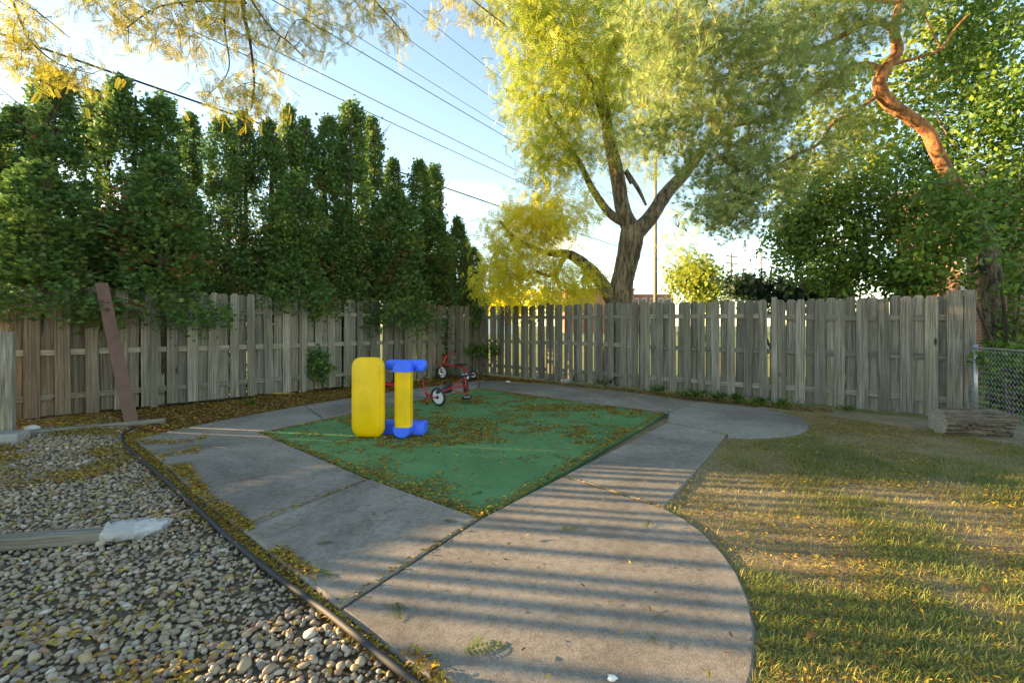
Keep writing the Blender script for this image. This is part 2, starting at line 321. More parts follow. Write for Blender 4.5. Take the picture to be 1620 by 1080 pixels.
# ------------------------------------------------------------ ground, concrete, carpet
ZC = .052; ZK = .03
LF0 = gnd(30, 668); CORNER = gnd(757, 592); RF1 = gnd(1537, 668)
LF0 = LF0 + (LF0 - CORNER).normalized() * .9
pydata('ground', [(-900, -200, -.03), (900, -200, -.03), (900, 1500, -.03), (-900, 1500, -.03)], [(0, 1, 2, 3)], M['ground'])['kind'] = 'structure'
EDGE = [Vector((gnd(p[0], p[1], .05).x, gnd(p[0], p[1], .05).y, 0)) for p in [(212, 677), (198, 684), (194, 693), (203, 707), (235, 736), (290, 785), (365, 850), (440, 910), (520, 972), (600, 1035), (665, 1080), (760, 1150), (880, 1240)]]
def sheet(name, poly, z, mat):
    o = pydata(name, [(p[0], p[1], z) for p in poly], [tuple(range(len(poly)))], mat); o['kind'] = 'structure'; return o
gp = [tuple(p[:2]) for p in EDGE] + [(.2, .3), (-9, .3), tuple(LF0[:2])] + [tuple((LF0 + (CORNER - LF0) * .19)[:2])]
GRAVEL_POLY = gp
yard = [tuple(LF0[:2]), (-9, -2), (9, -2), (9, 6), tuple(RF1[:2]), tuple(CORNER[:2])]
sheet('yard_soil', yard, -.012, M['soil'])
bed = sheet('gravel_bed', gp, -.002, M['gravelbed'])
PX = lambda pts, z=ZC: [tuple(gnd(x, y, z)[:2]) for x, y in pts]
path = empty('concrete_path'); path['kind'] = 'structure'
arc = [(1052, 803), (1085, 820), (1115, 842), (1145, 873), (1170, 908), (1188, 950), (1197, 990), (1199, 1020), (1196, 1055), (1188, 1090), (1170, 1140)]
slabs = [
 [(212, 694), (330, 669), (482, 641), (512, 662), (410, 683), (585, 757), (382, 838), (318, 790), (262, 735)],
 [(482, 641), (620, 620), (760, 602), (757, 613), (640, 637), (512, 662)],
 [(585, 757), (759, 819), (536, 963), (382, 838)],
 [(759, 819), (890, 752)] + arc + [(1120, 1300), (830, 1300), (678, 1075), (536, 963)],
 [(890, 752), (1055, 668), (1150, 687), (1052, 803)],
 [(1055, 668), (1058, 652), (1100, 636), (1150, 640), (1200, 646), (1240, 653), (1268, 662), (1281, 672), (1278, 680), (1262, 687), (1230, 691), (1190, 693), (1150, 692), (1150, 687)],
 [(945, 639), (985, 621), (1100, 636), (1058, 652)],
 [(842, 624), (885, 611), (985, 621), (945, 639)],
 [(757, 613), (760, 602), (885, 611), (842, 624)]]
SLABS = [PX(s) for s in slabs]
for i, s in enumerate(SLABS):
    n = len(s); a = sum(s[k][0]*s[(k+1) % n][1] - s[(k+1) % n][0]*s[k][1] for k in range(n))
    if a < 0: s = s[::-1]
    q = inset(s, .007)
    MB().prism(q, -.06, ZC + (i % 3) * .003, .012).build('slab', M['concrete'], path)
CARPET = PX([(410, 683), (757, 613.5), (1053, 652), (760, 818)], ZC)
cp = CARPET if sum(CARPET[k][0]*CARPET[(k+1) % 4][1] - CARPET[(k+1) % 4][0]*CARPET[k][1] for k in range(4)) > 0 else CARPET[::-1]
MB().prism(inset(cp, .008), .0, ZK + .008, .004).build('play_carpet', M['carpet'])
tag(bpy.data.objects['play_carpet'], 'green outdoor carpet square strewn with yellow leaves, framed by concrete', 'carpet')

# edging tube
ep = smooth_path([(p.x, p.y, .048 + .010 * math.sin(i * 1.7)) for i, p in enumerate(EDGE)], 5)
tag(MB().tube(ep, .0145, 8).build('garden_edging', M['blackpl'], smooth=True), 'black plastic edging tube between pebbles and concrete', 'edging')

# ------------------------------------------------------------ gravel
def ico(sub):
    b = bmesh.new(); bmesh.ops.create_icosphere(b, subdivisions=sub, radius=1); v = np.array([x.co[:] for x in b.verts]); f = np.array([[w.index for w in q.verts] for q in b.faces]); b.free(); return v, f
def pebble_points(n):
    x = rng.uniform(-9, .6, n); y = 1.0 + (rng.random(n) ** 1.6) * 6.4; k = inpoly(x, y, GRAVEL_POLY); x, y = x[k], y[k]
    vis = np.abs(x) < y * 1.16 + .25
    return x[vis], y[vis]
px_, py_ = pebble_points(120000)
ordr = np.argsort(py_); px_, py_ = px_[ordr], py_[ordr]
# thin out by local grid so that pebbles hardly overlap
cell = {}; keep = []
psz = (.0085 + .013*rng.random(len(px_))**1.6) * np.where(rng.random(len(px_)) < .06, 1.5, 1)
for i in range(len(px_)):
    gx, gy = int(px_[i] / .04), int(py_[i] / .04); ok = True
    for a in (-1, 0, 1):
        for b in (-1, 0, 1):
            for j in cell.get((gx+a, gy+b), ()):
                if (px_[i]-px_[j])**2 + (py_[i]-py_[j])**2 < ((psz[i]+psz[j]) * .72)**2: ok = False; break
            if not ok: break
        if not ok: break
    if ok: keep.append(i); cell.setdefault((gx, gy), []).append(i)
px_, py_, psz = px_[keep], py_[keep], psz[keep]; NP = len(px_)
def pebble_mesh(idx, sub):
    v, f = ico(sub); k = len(idx); m = len(v)
    sc = np.stack([rng.uniform(.9, 1.7, k), rng.uniform(.7, 1.15, k), rng.uniform(.5, .95, k)], 1)
    ang = rng.uniform(0, 6.28, k); tl = rng.normal(0, .25, k)
    lump = 1 + .13 * np.sin(v @ rng.normal(0, 1.6, (3, k)) * 1.5 + rng.uniform(0, 6, k)).T
    P = v[None] * lump[:, :, None] * sc[:, None, :] * psz[idx][:, None, None]
    x, y, z = P[..., 0], P[..., 1], P[..., 2]
    z2 = z + x * tl[:, None]; ca, sa = np.cos(ang)[:, None], np.sin(ang)[:, None]
    P = np.stack([x*ca - y*sa + px_[idx][:, None], x*sa + y*ca + py_[idx][:, None], z2 + (psz[idx] * .45 + rng.uniform(0, .010, k))[:, None]], 2)
    return P.reshape(-1, 3), (f[None] + (np.arange(k)*m)[:, None, None]).reshape(-1, 3), np.repeat(rng.random(k), m)
dep = py_ - .0
single = np.argsort(dep)
infr = (np.abs(px_[single]) < py_[single] * 1.1) & (py_[single] > 1.72); single = single[infr][:300]
pm = []
for k in range(10):
    v, f = ico(2); sc = np.array([random.uniform(1.0, 1.5), random.uniform(.8, 1.1), random.uniform(.55, .85)])
    lump = 1 + .14 * np.sin(v @ rng.normal(0, 2.2, 3) + k) + .05 * np.sin(v @ rng.normal(0, 5, 3))
    pm.append(npmesh('pebble', v * lump[:, None] * sc, [f], None, M['pebble_one'], True))
for i in single:
    o = link('pebble', pm[random.randrange(10)], None, bed); s = float(psz[i])
    o.location = (px_[i], py_[i], s * .45 + random.uniform(0, .008)); o.scale = (s, s, s); o.rotation_euler = (random.gauss(0, .25), random.gauss(0, .25), random.uniform(0, 6.28))
rest = np.setdiff1d(np.arange(NP), single)
near = rest[py_[rest] < 2.3]; mid = rest[(py_[rest] >= 2.3) & (py_[rest] < 4.6)]; far = rest[py_[rest] >= 4.6]
near = rest[py_[rest] < 2.1]; mid = rest[(py_[rest] >= 2.1) & (py_[rest] < 4.6)]
VV, FF, RR = [], [], []; off = 0
for idx, sub in ((near, 2), (mid, 2), (far, 1)):
    if sub == 2 and idx is mid: sub = 1 if len(mid) > 4000 else 2
    v, f, r = pebble_mesh(idx, sub); VV.append(v); FF.append(f + off); RR.append(r); off += len(v)
o = link('gravel', npmesh('gravel', np.concatenate(VV), FF, {'rnd': np.concatenate(RR)}, M['pebble'], True)); o.parent = bed; o['kind'] = 'stuff'
print('pebbles', NP, len(near), len(mid), len(far))

# ------------------------------------------------------------ fences
def picket_mesh(w, h, th, style):
    c = w * .22 if style == 0 else w * .3
    if style == 2: top = [(w/2, h), (-w/2, h)]
    elif style == 1: top = [(w/2, h-c)] + [(w/2*math.cos(a), h-c+c*math.sin(a)) for a in (math.radians(25), math.radians(60), math.radians(120), math.radians(155))] + [(-w/2, h-c)]
    else: top = [(w/2, h-c), (w/2-c, h), (-w/2+c, h), (-w/2, h-c)]
    prof = [(-w/2, 0), (w/2, 0)] + top; n = len(prof); b = .004
    cx = sum(p[0] for p in prof)/n; ins = [(p[0]*(1-2*b/w), p[1] - b*(1 if p[1] > h*.5 else -1)) for p in prof]
    v = [(p[0], th/2, p[1]) for p in ins] + [(p[0], th/2-b, p[1]) for p in prof] + [(p[0], -th/2+b, p[1]) for p in prof] + [(p[0], -th/2, p[1]) for p in ins]
    f = [tuple(range(n)), tuple(3*n+j for j in range(n))[::-1]] + [(r*n+(j+1) % n, r*n+j, (r+1)*n+j, (r+1)*n+(j+1) % n) for r in range(3) for j in range(n)]
    me = bpy.data.meshes.new('picket'); me.from_pydata(v, [], f); me.update(); return me
def fence(name, A, B, hA, hB, pitch, w, styles, mats, label, brown_to=0, skip=(), lean=.006, posts=()):
    A = Vector(A[:2]+(0,)) if isinstance(A, tuple) else Vector((A.x, A.y, 0)); B = Vector((B.x, B.y, 0))
    d = (B - A); Ln = d.length; d.normalize(); ang = math.atan2(d.y, d.x); root = empty(name, A, ang); nrm = 1   # local +x along fence
    tag(root, label, 'fence')
    side = -1 if Vector((-d.y, d.x)).dot(-A.xy) < 0 else 1    # local y sign of the yard side
    meshes = {}
    def pm_(mat, st, k):
        key = (mat, st, k)
        if key not in meshes:
            me = picket_mesh(w * (1, 1.06, .94)[k], 1.0, .019, st); me.materials.append(M[mat]); meshes[key] = me
        return meshes[key]
    x = .08; i = 0
    while x < Ln - .05:
        h = hA + (hB - hA) * x / Ln
        for row in (0, 1):
            xx = x + row * pitch / 2 + random.gauss(0, .008)
            if xx > Ln - .04 or any(s0 < xx < s1 and row == r for s0, s1, r in skip): continue
            mat = mats[1] if xx < brown_to else mats[0]; st = random.choice(styles)
            o = link('picket', pm_(mat, st, random.randrange(3)), None, root)
            z0 = .03 + random.uniform(0, .03); o.location = (xx, side * (.030 if row == 0 else -.030), z0)
            o.scale = (1, 1, h - z0 + random.gauss(0, .012)); o.rotation_euler = (random.gauss(0, .005), random.gauss(0, lean), random.gauss(0, .02))
        x += pitch * random.uniform(.96, 1.04); i += 1
    npan = max(1, round(Ln / 2.4))
    for k in range(npan):
        x0, x1 = Ln * k / npan + .004, Ln * (k+1) / npan - .004
        for fr in (.17, .50, .84):
            def zz(xq): return (hA + (hB - hA) * xq / Ln) * (1 - fr)
            dz = random.gauss(0, .008)
            mb = MB(); t = .019; hh = .042
            mb.add([(x0, -t, zz(x0)-hh+dz), (x1, -t, zz(x1)-hh+dz), (x1, t, zz(x1)-hh+dz), (x0, t, zz(x0)-hh+dz), (x0, -t, zz(x0)+hh+dz), (x1, -t, zz(x1)+hh+dz), (x1, t, zz(x1)+hh+dz), (x0, t, zz(x0)+hh+dz)],
                   [(3,2,1,0), (4,5,6,7), (0,1,5,4), (1,2,6,5), (2,3,7,6), (3,0,4,7)]).build('rail', M['wood_lay'], root)
    for k in range(npan + 1):
        xq = min(max(Ln * k / npan, .05), Ln - .05); h = hA + (hB - hA) * xq / Ln
        MB().box((xq, -side * .085, h * .5), (.09, .09, h)).build('post', M['wood'], root)
        if k in posts:
            me = pm_(mats[0], 2, 0); o = link('picket', me, None, root); o.location = (xq, side * .056, .02); o.scale = (.62, 1.6, h + .02)
    return root, d, Ln, side
ld = (CORNER - LF0); LL = ld.length
fl, dl, _, sl = fence('board_fence', LF0, CORNER, 1.97, 1.90, .315, .158, (0, 1), ('wood', 'wood_brown'), 'weathered shadowbox fence along the left, below the arborvitae', brown_to=2.3, lean=.009, posts=(1, 2, 3))
fr_, dr, RL, sr = fence('board_fence', CORNER, RF1, 1.90, 1.79, .272, .142, (0, 0, 1), ('wood', 'wood_brown'), 'grey shadowbox fence across the back right, ending at the log', lean=.006, posts=(1, 2, 3))
me = picket_mesh(.20, 1.84, .03, 2); me.materials.append(M['wood'])
for k, x in enumerate((RL - .17, RL - .02)):
    o = link('picket', me if k == 0 else me.copy(), None, fr_); o.location = (x, sr * (.055 + .012*k), .02); o.scale = (.85 if k == 0 else .6, 1, 1)
# loose leaning pickets on the left fence
for k, (x, y, tilt, hh) in enumerate(((522, 614, .055, 1.86), (545, 611, .10, 1.84))):
    p = gnd(x, y); me = picket_mesh(.145, hh, .02, 0); me.materials.append(M['wood'])
    o = link('loose_picket', me); o.location = p - Vector((0, .0, 0)) ; o.rotation_euler = (-.10, tilt, math.atan2(dl.y, dl.x)); tag(o, ['loose grey picket leaning on left fence, nearer the small sprig', 'loose pale picket tilted right against left fence behind yellow panel'][k], 'picket', 'loose pickets')
# leaning brown plank
a = gnd(209, 673); b = at(160, 449, 6.72)
ax = (b - a); hl = ax.length; mb = MB(); mb.box((0, 0, hl/2), (.15, .035, hl)); o = mb.build('plank', M['plank']); o.location = a + Vector((0, 0, .01))
q = ax.to_track_quat('Z', 'Y').to_matrix(); yv = ax.normalized(); xv = Vector((dl.x, dl.y, 0)); xv = (xv - yv * xv.dot(yv)).normalized(); o.rotation_euler = Matrix((xv, yv.cross(xv), yv)).transposed().to_euler()
o.modifiers.new('b', 'BEVEL').width = .004; tag(o, 'long maroon brown plank leaning diagonally against the left fence', 'plank')
# timber along the foot of the left fence
a = gnd(28, 690); b = gnd(262, 668); mb = MB(); mb.box((0, 0, .03), ((b-a).length, .10, .06)); o = mb.build('ground_timber', M['wood_lay']); o.location = (a+b)/2; o.rotation_euler = (0, 0, math.atan2((b-a).y, (b-a).x)); o.modifiers.new('b', 'BEVEL').width = .006
tag(o, 'low weathered timber lying along the foot of the left fence', 'timber')
# short post and block at the far left
p = gnd(13, 688); o = MB().box((0, 0, .64), (.11, .09, 1.33)).build('short_post', M['wood']); o.location = p + Vector((0, 0, -.02)); o.rotation_euler = (0, 0, .4); o.modifiers.new('b', 'BEVEL').width = .006
tag(o, 'short weathered post in front of the left fence at the picture edge', 'post')
p = gnd(8, 699); o = MB().box((0, 0, .05), (.34, .26, .12)).build('paving_block', M['block']); o.location = p; o.rotation_euler = (0, 0, .35); o.modifiers.new('b', 'BEVEL').width = .015
tag(o, 'grey concrete block at the foot of the short post', 'block')
# side fence of spaced pickets beyond the left picture edge; its gaps let the low sun in as stripes
sp0 = gnd(4, 690); sf = empty('side_fence', sp0, math.atan2(-dl.y, -dl.x)); tag(sf, 'side fence of spaced pickets continuing past the left picture edge', 'fence')
side_me = picket_mesh(.088, 1.0, .02, 0); side_me.materials.append(M['wood']); t = .12
while t < 8.2:
    o = link('picket', side_me, None, sf); o.location = (t, 0, .02); o.scale = (random.uniform(.7, 1.3), 1, 2.3 + random.gauss(0, .03)); o.rotation_euler = (0, random.gauss(0, .008), 0)
    t += random.choice((.15, .16, .165, .175, .19, .27, .31))
for k, z in enumerate((.15, .43, .71, .99, 1.07)): MB().box((4.15, .03 if z < 1 else .032, z), (8.1, .02, .27)).build('shading_board', M['wood_lay'], sf)  # unseen solid boards, stacked to keep the sun off the gravel and left slab

# ------------------------------------------------------------ lumber with plastic bag
a = gnd(-60, 872, .02); b = gnd(205, 851, .02)
mb = MB(); mb.box((0, 0, .035), ((b-a).length, .10, .07)); o = mb.build('lumber', M['wood_lay']); o.location = (a+b)/2; o.rotation_euler = (0, 0, math.atan2((b-a).y, (b-a).x)); o.modifiers.new('b', 'BEVEL').width = .005
tag(o, 'weathered length of lumber lying on the pebbles, one end bagged', 'lumber')
def bag():
    u, vv = 22, 18; V = []; Fc = []
    for i in range(u):
        for j in range(vv):
            s = i/(u-1); an = 2*math.pi*j/vv; flat = 1 if s < .6 else 1 - (s-.6)/.4*.75
            cr_ = .011*math.sin(an*5+s*20)+.010*math.sin(an*9-s*31)+random.uniform(-.010, .010)
            V.append((-.12 + s*.33, (.075+cr_)*math.cos(an)*(1+.3*max(0, s-.6)), .05 + (.055+cr_)*math.sin(an)*flat + .05*max(0, s-.55)))
    for i in range(u-1):
        for j in range(vv): Fc.append((i*vv+j, i*vv+(j+1) % vv, (i+1)*vv+(j+1) % vv, (i+1)*vv+j))
    return V, Fc
m, t, bs_, n, l = newmat('clear_plastic_bag'); bs_.inputs['Base Color'].default_value = (.75, .77, .78, 1); bs_.inputs['Roughness'].default_value = .22; bs_.inputs['Alpha'].default_value = .38
V, Fc = bag(); o = pydata('plastic_bag', V, Fc, m, smooth=True); o.location = gnd(205, 851, .02); o.rotation_euler = (0, 0, math.atan2((b-a).y, (b-a).x) + .05)
tag(o, 'crumpled clear plastic bag pulled over the end of the lumber', 'bag')

# ------------------------------------------------------------ yellow and blue play easel
def rbox(cx, cy, cz, w, d, h, r, seg=5, edge=.02):
    """rounded-rectangle slab in the xz plane with softened edges, thickness d along y"""
    prof = []
    for (sx, sz, a0) in ((1, 1, 0), (-1, 1, 90), (-1, -1, 180), (1, -1, 270)):
        for k in range(seg+1):
            a_ = math.radians(a0 + 90*k/seg); prof.append((sx*(w/2-r) + r*math.cos(a_), sz*(h/2-r) + r*math.sin(a_)))
    n = len(prof); V = []; rings = []
    for y_, sc in ((-d/2, edge), (-d/2+edge*.35, edge*.3), (-d/2+edge, 0), (d/2-edge, 0), (d/2-edge*.35, edge*.3), (d/2, edge)):
        for p in prof: V.append((cx + p[0]*(1-2*sc/w), cy + y_, cz + p[1]*(1-2*sc/h)))
    Fc = [(i*n+(j+1) % n, i*n+j, (i+1)*n+j, (i+1)*n+(j+1) % n) for i in range(5) for j in range(n)] + [tuple(range(n)), tuple(5*n+j for j in range(n))[::-1]]
    return V, Fc
PB = gnd(580, 693, ZK + .008); ez = empty('play_easel', PB); ez.rotation_euler = (0, 0, -.10); tag(ez, 'yellow and blue plastic play easel standing on the green carpet', 'play equipment')
def piece(name, vf, mat, parent=ez, smooth=True):
    o = pydata(name, vf[0], vf[1], mat, parent, smooth); md = o.modifiers.new('e', 'EDGE_SPLIT'); md.split_angle = math.radians(40); return o
def arch(vf, k=.022): return [(x, y, z + math.copysign(k, z-.475)*(1-(x/.2)**2)*min(1, abs(z-.475)/.4)) for x, y, z in vf[0]], vf[1]
pn = piece('panel', arch(rbox(0, .05, .477, .40, .09, .91, .10, 6, .03)), M['yellow'])
piece('panel_face', arch(rbox(-.005, .002, .477, .325, .014, .84, .08, 6, .005)), M['yellow'], pn)
DX = .415
def octo(cx, cy, w, d, z0, z1, ch):
    p = [(cx-w/2+ch, cy-d/2), (cx+w/2-ch, cy-d/2), (cx+w/2, cy-d/2+ch), (cx+w/2, cy+d/2-ch), (cx+w/2-ch, cy+d/2), (cx-w/2+ch, cy+d/2), (cx-w/2, cy+d/2-ch), (cx-w/2, cy-d/2+ch)]
    mb = MB().prism(p, z0, z1); return mb.v, mb.f
piece('column', octo(DX, .10, .19, .17, .12, .79, .035), M['yellow'])
def hood(cx, cy, w, d, z0, h, up):   # rounded blue cap: half barrel
    prof = [(w/2*math.cos(math.pi*k/12), h*math.sin(math.pi*k/12) ** .7) for k in range(13)]; V = []; s = 1 if up else -1
    for y_, q in ((-d/2, .88), (-d/2+.02, 1), (d/2-.02, 1), (d/2, .88)): V += [(cx+p[0]*q, cy+y_, z0 + s*p[1]*q) for p in prof]
    n = 13; Fc = [(i*n+j, i*n+j+1, (i+1)*n+j+1, (i+1)*n+j) for i in range(3) for j in range(n-1)] + [tuple(range(n)), tuple(3*n+j for j in range(n))[::-1], (0, n, 2*n, 3*n, 4*n-1, 3*n-1, 2*n-1, n-1)]
    return V, Fc
piece('cap', hood(DX, .10, .215, .20, .78, .135, True), M['blue'])
piece('foot', hood(DX, .10, .215, .20, .13, .128, False), M['blue'])
piece('top_beam', rbox((.14+.60)/2+.03, .24, .845, .50, .13, .125, .05, 5, .025), M['blue'])
piece('beam_drop', rbox(.585, .22, .82, .10, .15, .10, .03, 5, .02), M['blue'])
piece('base_beam', rbox((.12+.62)/2, .28, .078, .52, .20, .15, .02, 3, .012), M['blue'])
# ------------------------------------------------------------ tricycles
def torus(c, axis, R, r, n=28, m=10):
    axis = Vector(axis).normalized(); u = axis.orthogonal().normalized(); w = axis.cross(u); V = []
    for i in range(n):
        a_ = 2*math.pi*i/n; rad = u*math.cos(a_)+w*math.sin(a_)
        for j in range(m):
            b_ = 2*math.pi*j/m; V.append(Vector(c) + rad*(R+r*math.cos(b_)) + axis*(r*math.sin(b_)))
    return V, [(i*m+j, ((i+1) % n)*m+j, ((i+1) % n)*m+(j+1) % m, i*m+(j+1) % m) for i in range(n) for j in range(m)]
def wheel(parent, c, axis, R, tw):
    axis = Vector(axis).normalized(); c = Vector(c)
    ty = pydata('wheel', *torus(c, axis, R-tw, tw), M['rubber'], parent, True)
    MB().tube([c-axis*tw*.55, c-axis*tw*.3, c+axis*tw*.3, c+axis*tw*.55], [R-tw*2.6, R-tw*1.7, R-tw*1.7, R-tw*2.6], 24).build('rim', M['whitepl'], ty)
    MB().tube([c-axis*tw*1.3, c+axis*tw*1.3], R*.16, 12).build('hub', M['blackpl'], ty)
def trike(name, loc, label, steer=0.0):
    """faces local -x; rests on z=0"""
    r = empty(name, loc); tag(r, label, 'tricycle', 'red tricycles')
    R = .155; ca, sa = math.cos(steer), math.sin(steer); fx = -.40
    wheel(r, (fx, 0, R), (sa, ca, 0), R, .022)
    for s in (-1, 1): wheel(r, (.24, s*.20, .095), (0, 1, 0), .095, .02)
    sx = lambda s, k=.055: Vector((fx + s*sa*k, s*ca*k, 0))
    top = Vector((fx + .07, 0, .44))
    mb = MB()
    for s in (-1, 1): mb.tube([sx(s) + Vector((0, 0, R)), sx(s)*.9 + Vector((fx*.1+.025, 0, R+.18)), Vector((fx+.045, 0, .36))], .011, 8)
    mb.tube([Vector((fx+.045, 0, .33)), top, top + Vector((.03, 0, .08))], .017, 8)
    mb.tube([top+Vector((.10, .21, .15)), top+Vector((.04, .14, .13)), top+Vector((.01, .06, .04)), top+Vector((.01, -.06, .04)), top+Vector((.04, -.14, .13)), top+Vector((.10, -.21, .15))], .011, 8); mb.build('fork_and_handlebar', M['red'], r, True)
    for s in (-1, 1):
        MB().tube([top+Vector((.10, s*.21, .15)), top+Vector((.16, s*.26, .16))], .016, 8).build('grip', M['rubber'], r, True)
        MB().box((fx + s*.04, s*.10, R + s*.05), (.08, .05, .022)).build('pedal', M['rubber'], r)
    MB().tube(smooth_path([(fx+.06, 0, .37), (fx+.16, 0, .31), (-.05, 0, .29), (.10, 0, .27), (.20, 0, .16), (.24, 0, .095)]), .017, 8).build('frame', M['red'], r, True)
    MB().tube([(.24, -.19, .095), (.24, .19, .095)], .012, 8).build('axle', M['red'], r, True)
    mb = MB()
    for s in (-1, 1): mb.tube([(.24, s*.14, .095), (.06, s*.03, .27)], .009, 8)
    mb.build('stay', M['red'], r, True)
    V, Fc = rbox(0, 0, 0, .27, .035, .19, .08, 5, .012); V = [(x+.03, z*(.6 + .4*min(1, max(0, (x+.13)/.2))), .325 + y + .25*max(0, x-.06)) for x, y, z in V]
    pydata('seat', V, Fc, M['rubber'], r, True); MB().box((.27, 0, .125), (.12, .22, .016)).build('step_plate', M['blackpl'], r)
    return r
p = gnd(727, 601); t1 = trike('tricycle', p, 'red tricycle standing upright on leaves by the fence corner', .35); t1.rotation_euler = (0, 0, -.28); t1.scale = (1.17,)*3
p = gnd(719, 644, ZK+.008); t2 = trike('tricycle', p, 'red tricycle tipped on its side at the back of the green carpet', 1.5)
t2.scale = (1.0,)*3; t2.rotation_euler = (math.radians(-90), -.17, 1.0); t2.location = p + Vector((.10, .12, .255))
# small red toy behind the easel
p = gnd(613, 612); mb = MB(); V, Fc = rbox(0, 0, 0, .26, .05, .16, .05, 5, .015); o = pydata('toy_scoop', [(x, z, .07+y+.25*x*x*4) for x, y, z in V], Fc, M['red'], smooth=True); o.location = p; o.rotation_euler = (.25, .15, .3)
MB().tube([(-.12, 0, .07), (-.2, 0, .02), (-.3, .02, .015)], .014, 8).build('handle', M['red'], o, True); tag(o, 'small red plastic toy scoop on leaves behind the play easel', 'toy')

# ------------------------------------------------------------ log, chain link
lp = gnd(1536, 688, .03); V = []; Fc = []; nn = 36; kk = 22
for i in range(kk):
    s = i/(kk-1); x = (s-.5)*.74
    for j in range(nn):
        a_ = 2*math.pi*j/nn; r_ = .155*(1+.05*math.sin(5*a_+s*3)) + .012*math.sin(17*a_+2*math.sin(s*5)) + random.gauss(0, .004)
        crack = -.045*math.exp(-((a_-3.7-.06*math.sin(s*7))/.07)**2)
        if s > .72: r_ *= 1 - .5*(s-.72)*(.5+.5*math.sin(3*a_+1)) + random.gauss(0, .03)
        r_ += crack; V.append((x + (random.gauss(0, .02) if s > .9 else 0), -math.sin(a_)*r_*1.0, .155+math.cos(a_)*r_))
Fc = [(i*nn+j, i*nn+(j+1) % nn, (i+1)*nn+(j+1) % nn, (i+1)*nn+j) for i in range(kk-1) for j in range(nn)]
lg = empty('log', lp, -.12); tag(lg, 'short split weathered log on the ground beside the chain link', 'log')
M['logbark'] = wood('log_wood', (.05, .036, .025, 1), (.27, .205, .14, 1), (.10, .072, .05, 1), .05, 0)
pydata('bark', V, Fc, M['logbark'], lg)
for i in (0, kk-1):
    ring = [Vector(V[i*nn+j]) for j in range(nn)]; c = sum(ring, Vector())/nn; vv = ring + [c + (r-c)*.5 for r in ring] + [c + Vector((-.01 if i == 0 else .01, 0, 0))]
    pydata('cut_end', vv, [(j, (j+1) % nn, nn+(j+1) % nn, nn+j) for j in range(nn)] + [(nn+j, nn+(j+1) % nn, 2*nn) for j in range(nn)], M['wood_lay'], lg)
ca_ = gnd(1537, 672); cb_ = gnd(1690, 716); cl = empty('chain_link_fence', ca_); dcl = (cb_-ca_); Lc = dcl.length; cl.rotation_euler = (0, 0, math.atan2(dcl.y, dcl.x)); tag(cl, 'galvanised chain link fence at the right picture edge behind the log', 'fence')
HC = 1.06; dm = .058
for k in range(int(Lc/dm)):
    pts = [(k*dm + (dm*.55 if q % 2 else 0), .004*(1 if q % 2 else -1), .03 + q*dm*.55*1.05) for q in range(int(HC/(dm*.55*1.05)))]
    MB().tube(pts, .0026, 4, False).build('link_wire', M['galv'], cl)
MB().tube([(0, 0, HC), (Lc, 0, HC)], .012, 8).build('top_wire', M['galv'], cl)
MB().tube([(.02, .03, 0), (.02, .03, HC+.05)], .025, 10).build('post', M['galv'], cl, True)

# ------------------------------------------------------------ vegetation generators
FROND = ([(0, 0, 0), (.35, .10, .03), (.3, .42, 0), (.62, .12, .05), (.7, .40, .0), (1.0, .0, -.06), (.7, -.40, .0), (.62, -.12, .05), (.3, -.42, 0), (.35, -.10, .03)],
         [(0, 1, 9), (1, 2, 3), (1, 3, 7, 9), (3, 4, 5), (3, 5, 7), (5, 6, 7), (7, 8, 9)])
LEAF = ([(0, 0, 0), (.45, .33, .06), (1, 0, -.05), (.45, -.33, .06)], [(0, 1, 2), (0, 2, 3)])
def pinnate(n):
    V = []; Fc = []
    for i in range(n):
        t = .12 + .85*i/(n-1); z = -.10*t*t; w = (.21 if n > 6 else .27)*(1-.45*abs(t-.5))
        for s in (-1, 1):
            b = len(V); q = .05 if n > 6 else .085; V += [(t, 0, z), (t+q, s*w*.5, z+.015), (t+.07, s*w, z-.015), (t-q*.6, s*w*.55, z+.012)]; Fc.append((b, b+1, b+2, b+3) if s > 0 else (b+3, b+2, b+1, b))
    b = len(V); V += [(0, .006, 0), (0, -.006, 0), (1, -.004, -.1), (1, .004, -.1)]; Fc.append((b, b+1, b+2, b+3)); return V, Fc
PIN7, PIN4 = pinnate(8), pinnate(5)
def needle_tuft(n=18):
    V = []; Fc = []; r = random.Random(3)
    for i in range(n):
        a_ = r.uniform(0, 6.28); sp_ = r.uniform(.25, .75); b = len(V); dx, dy, dz = 1.0*r.uniform(.75, 1), sp_*math.cos(a_), sp_*math.sin(a_); w = .024
        V += [(.0, w*math.sin(a_), -w*math.cos(a_)), (.0, -w*math.sin(a_), w*math.cos(a_)), (dx, dy, dz)]; Fc.append((b, b+1, b+2))
    return V, Fc
TUFT = needle_tuft()
def rdir(n): return unit(rng.normal(0, 1, (n, 3)))
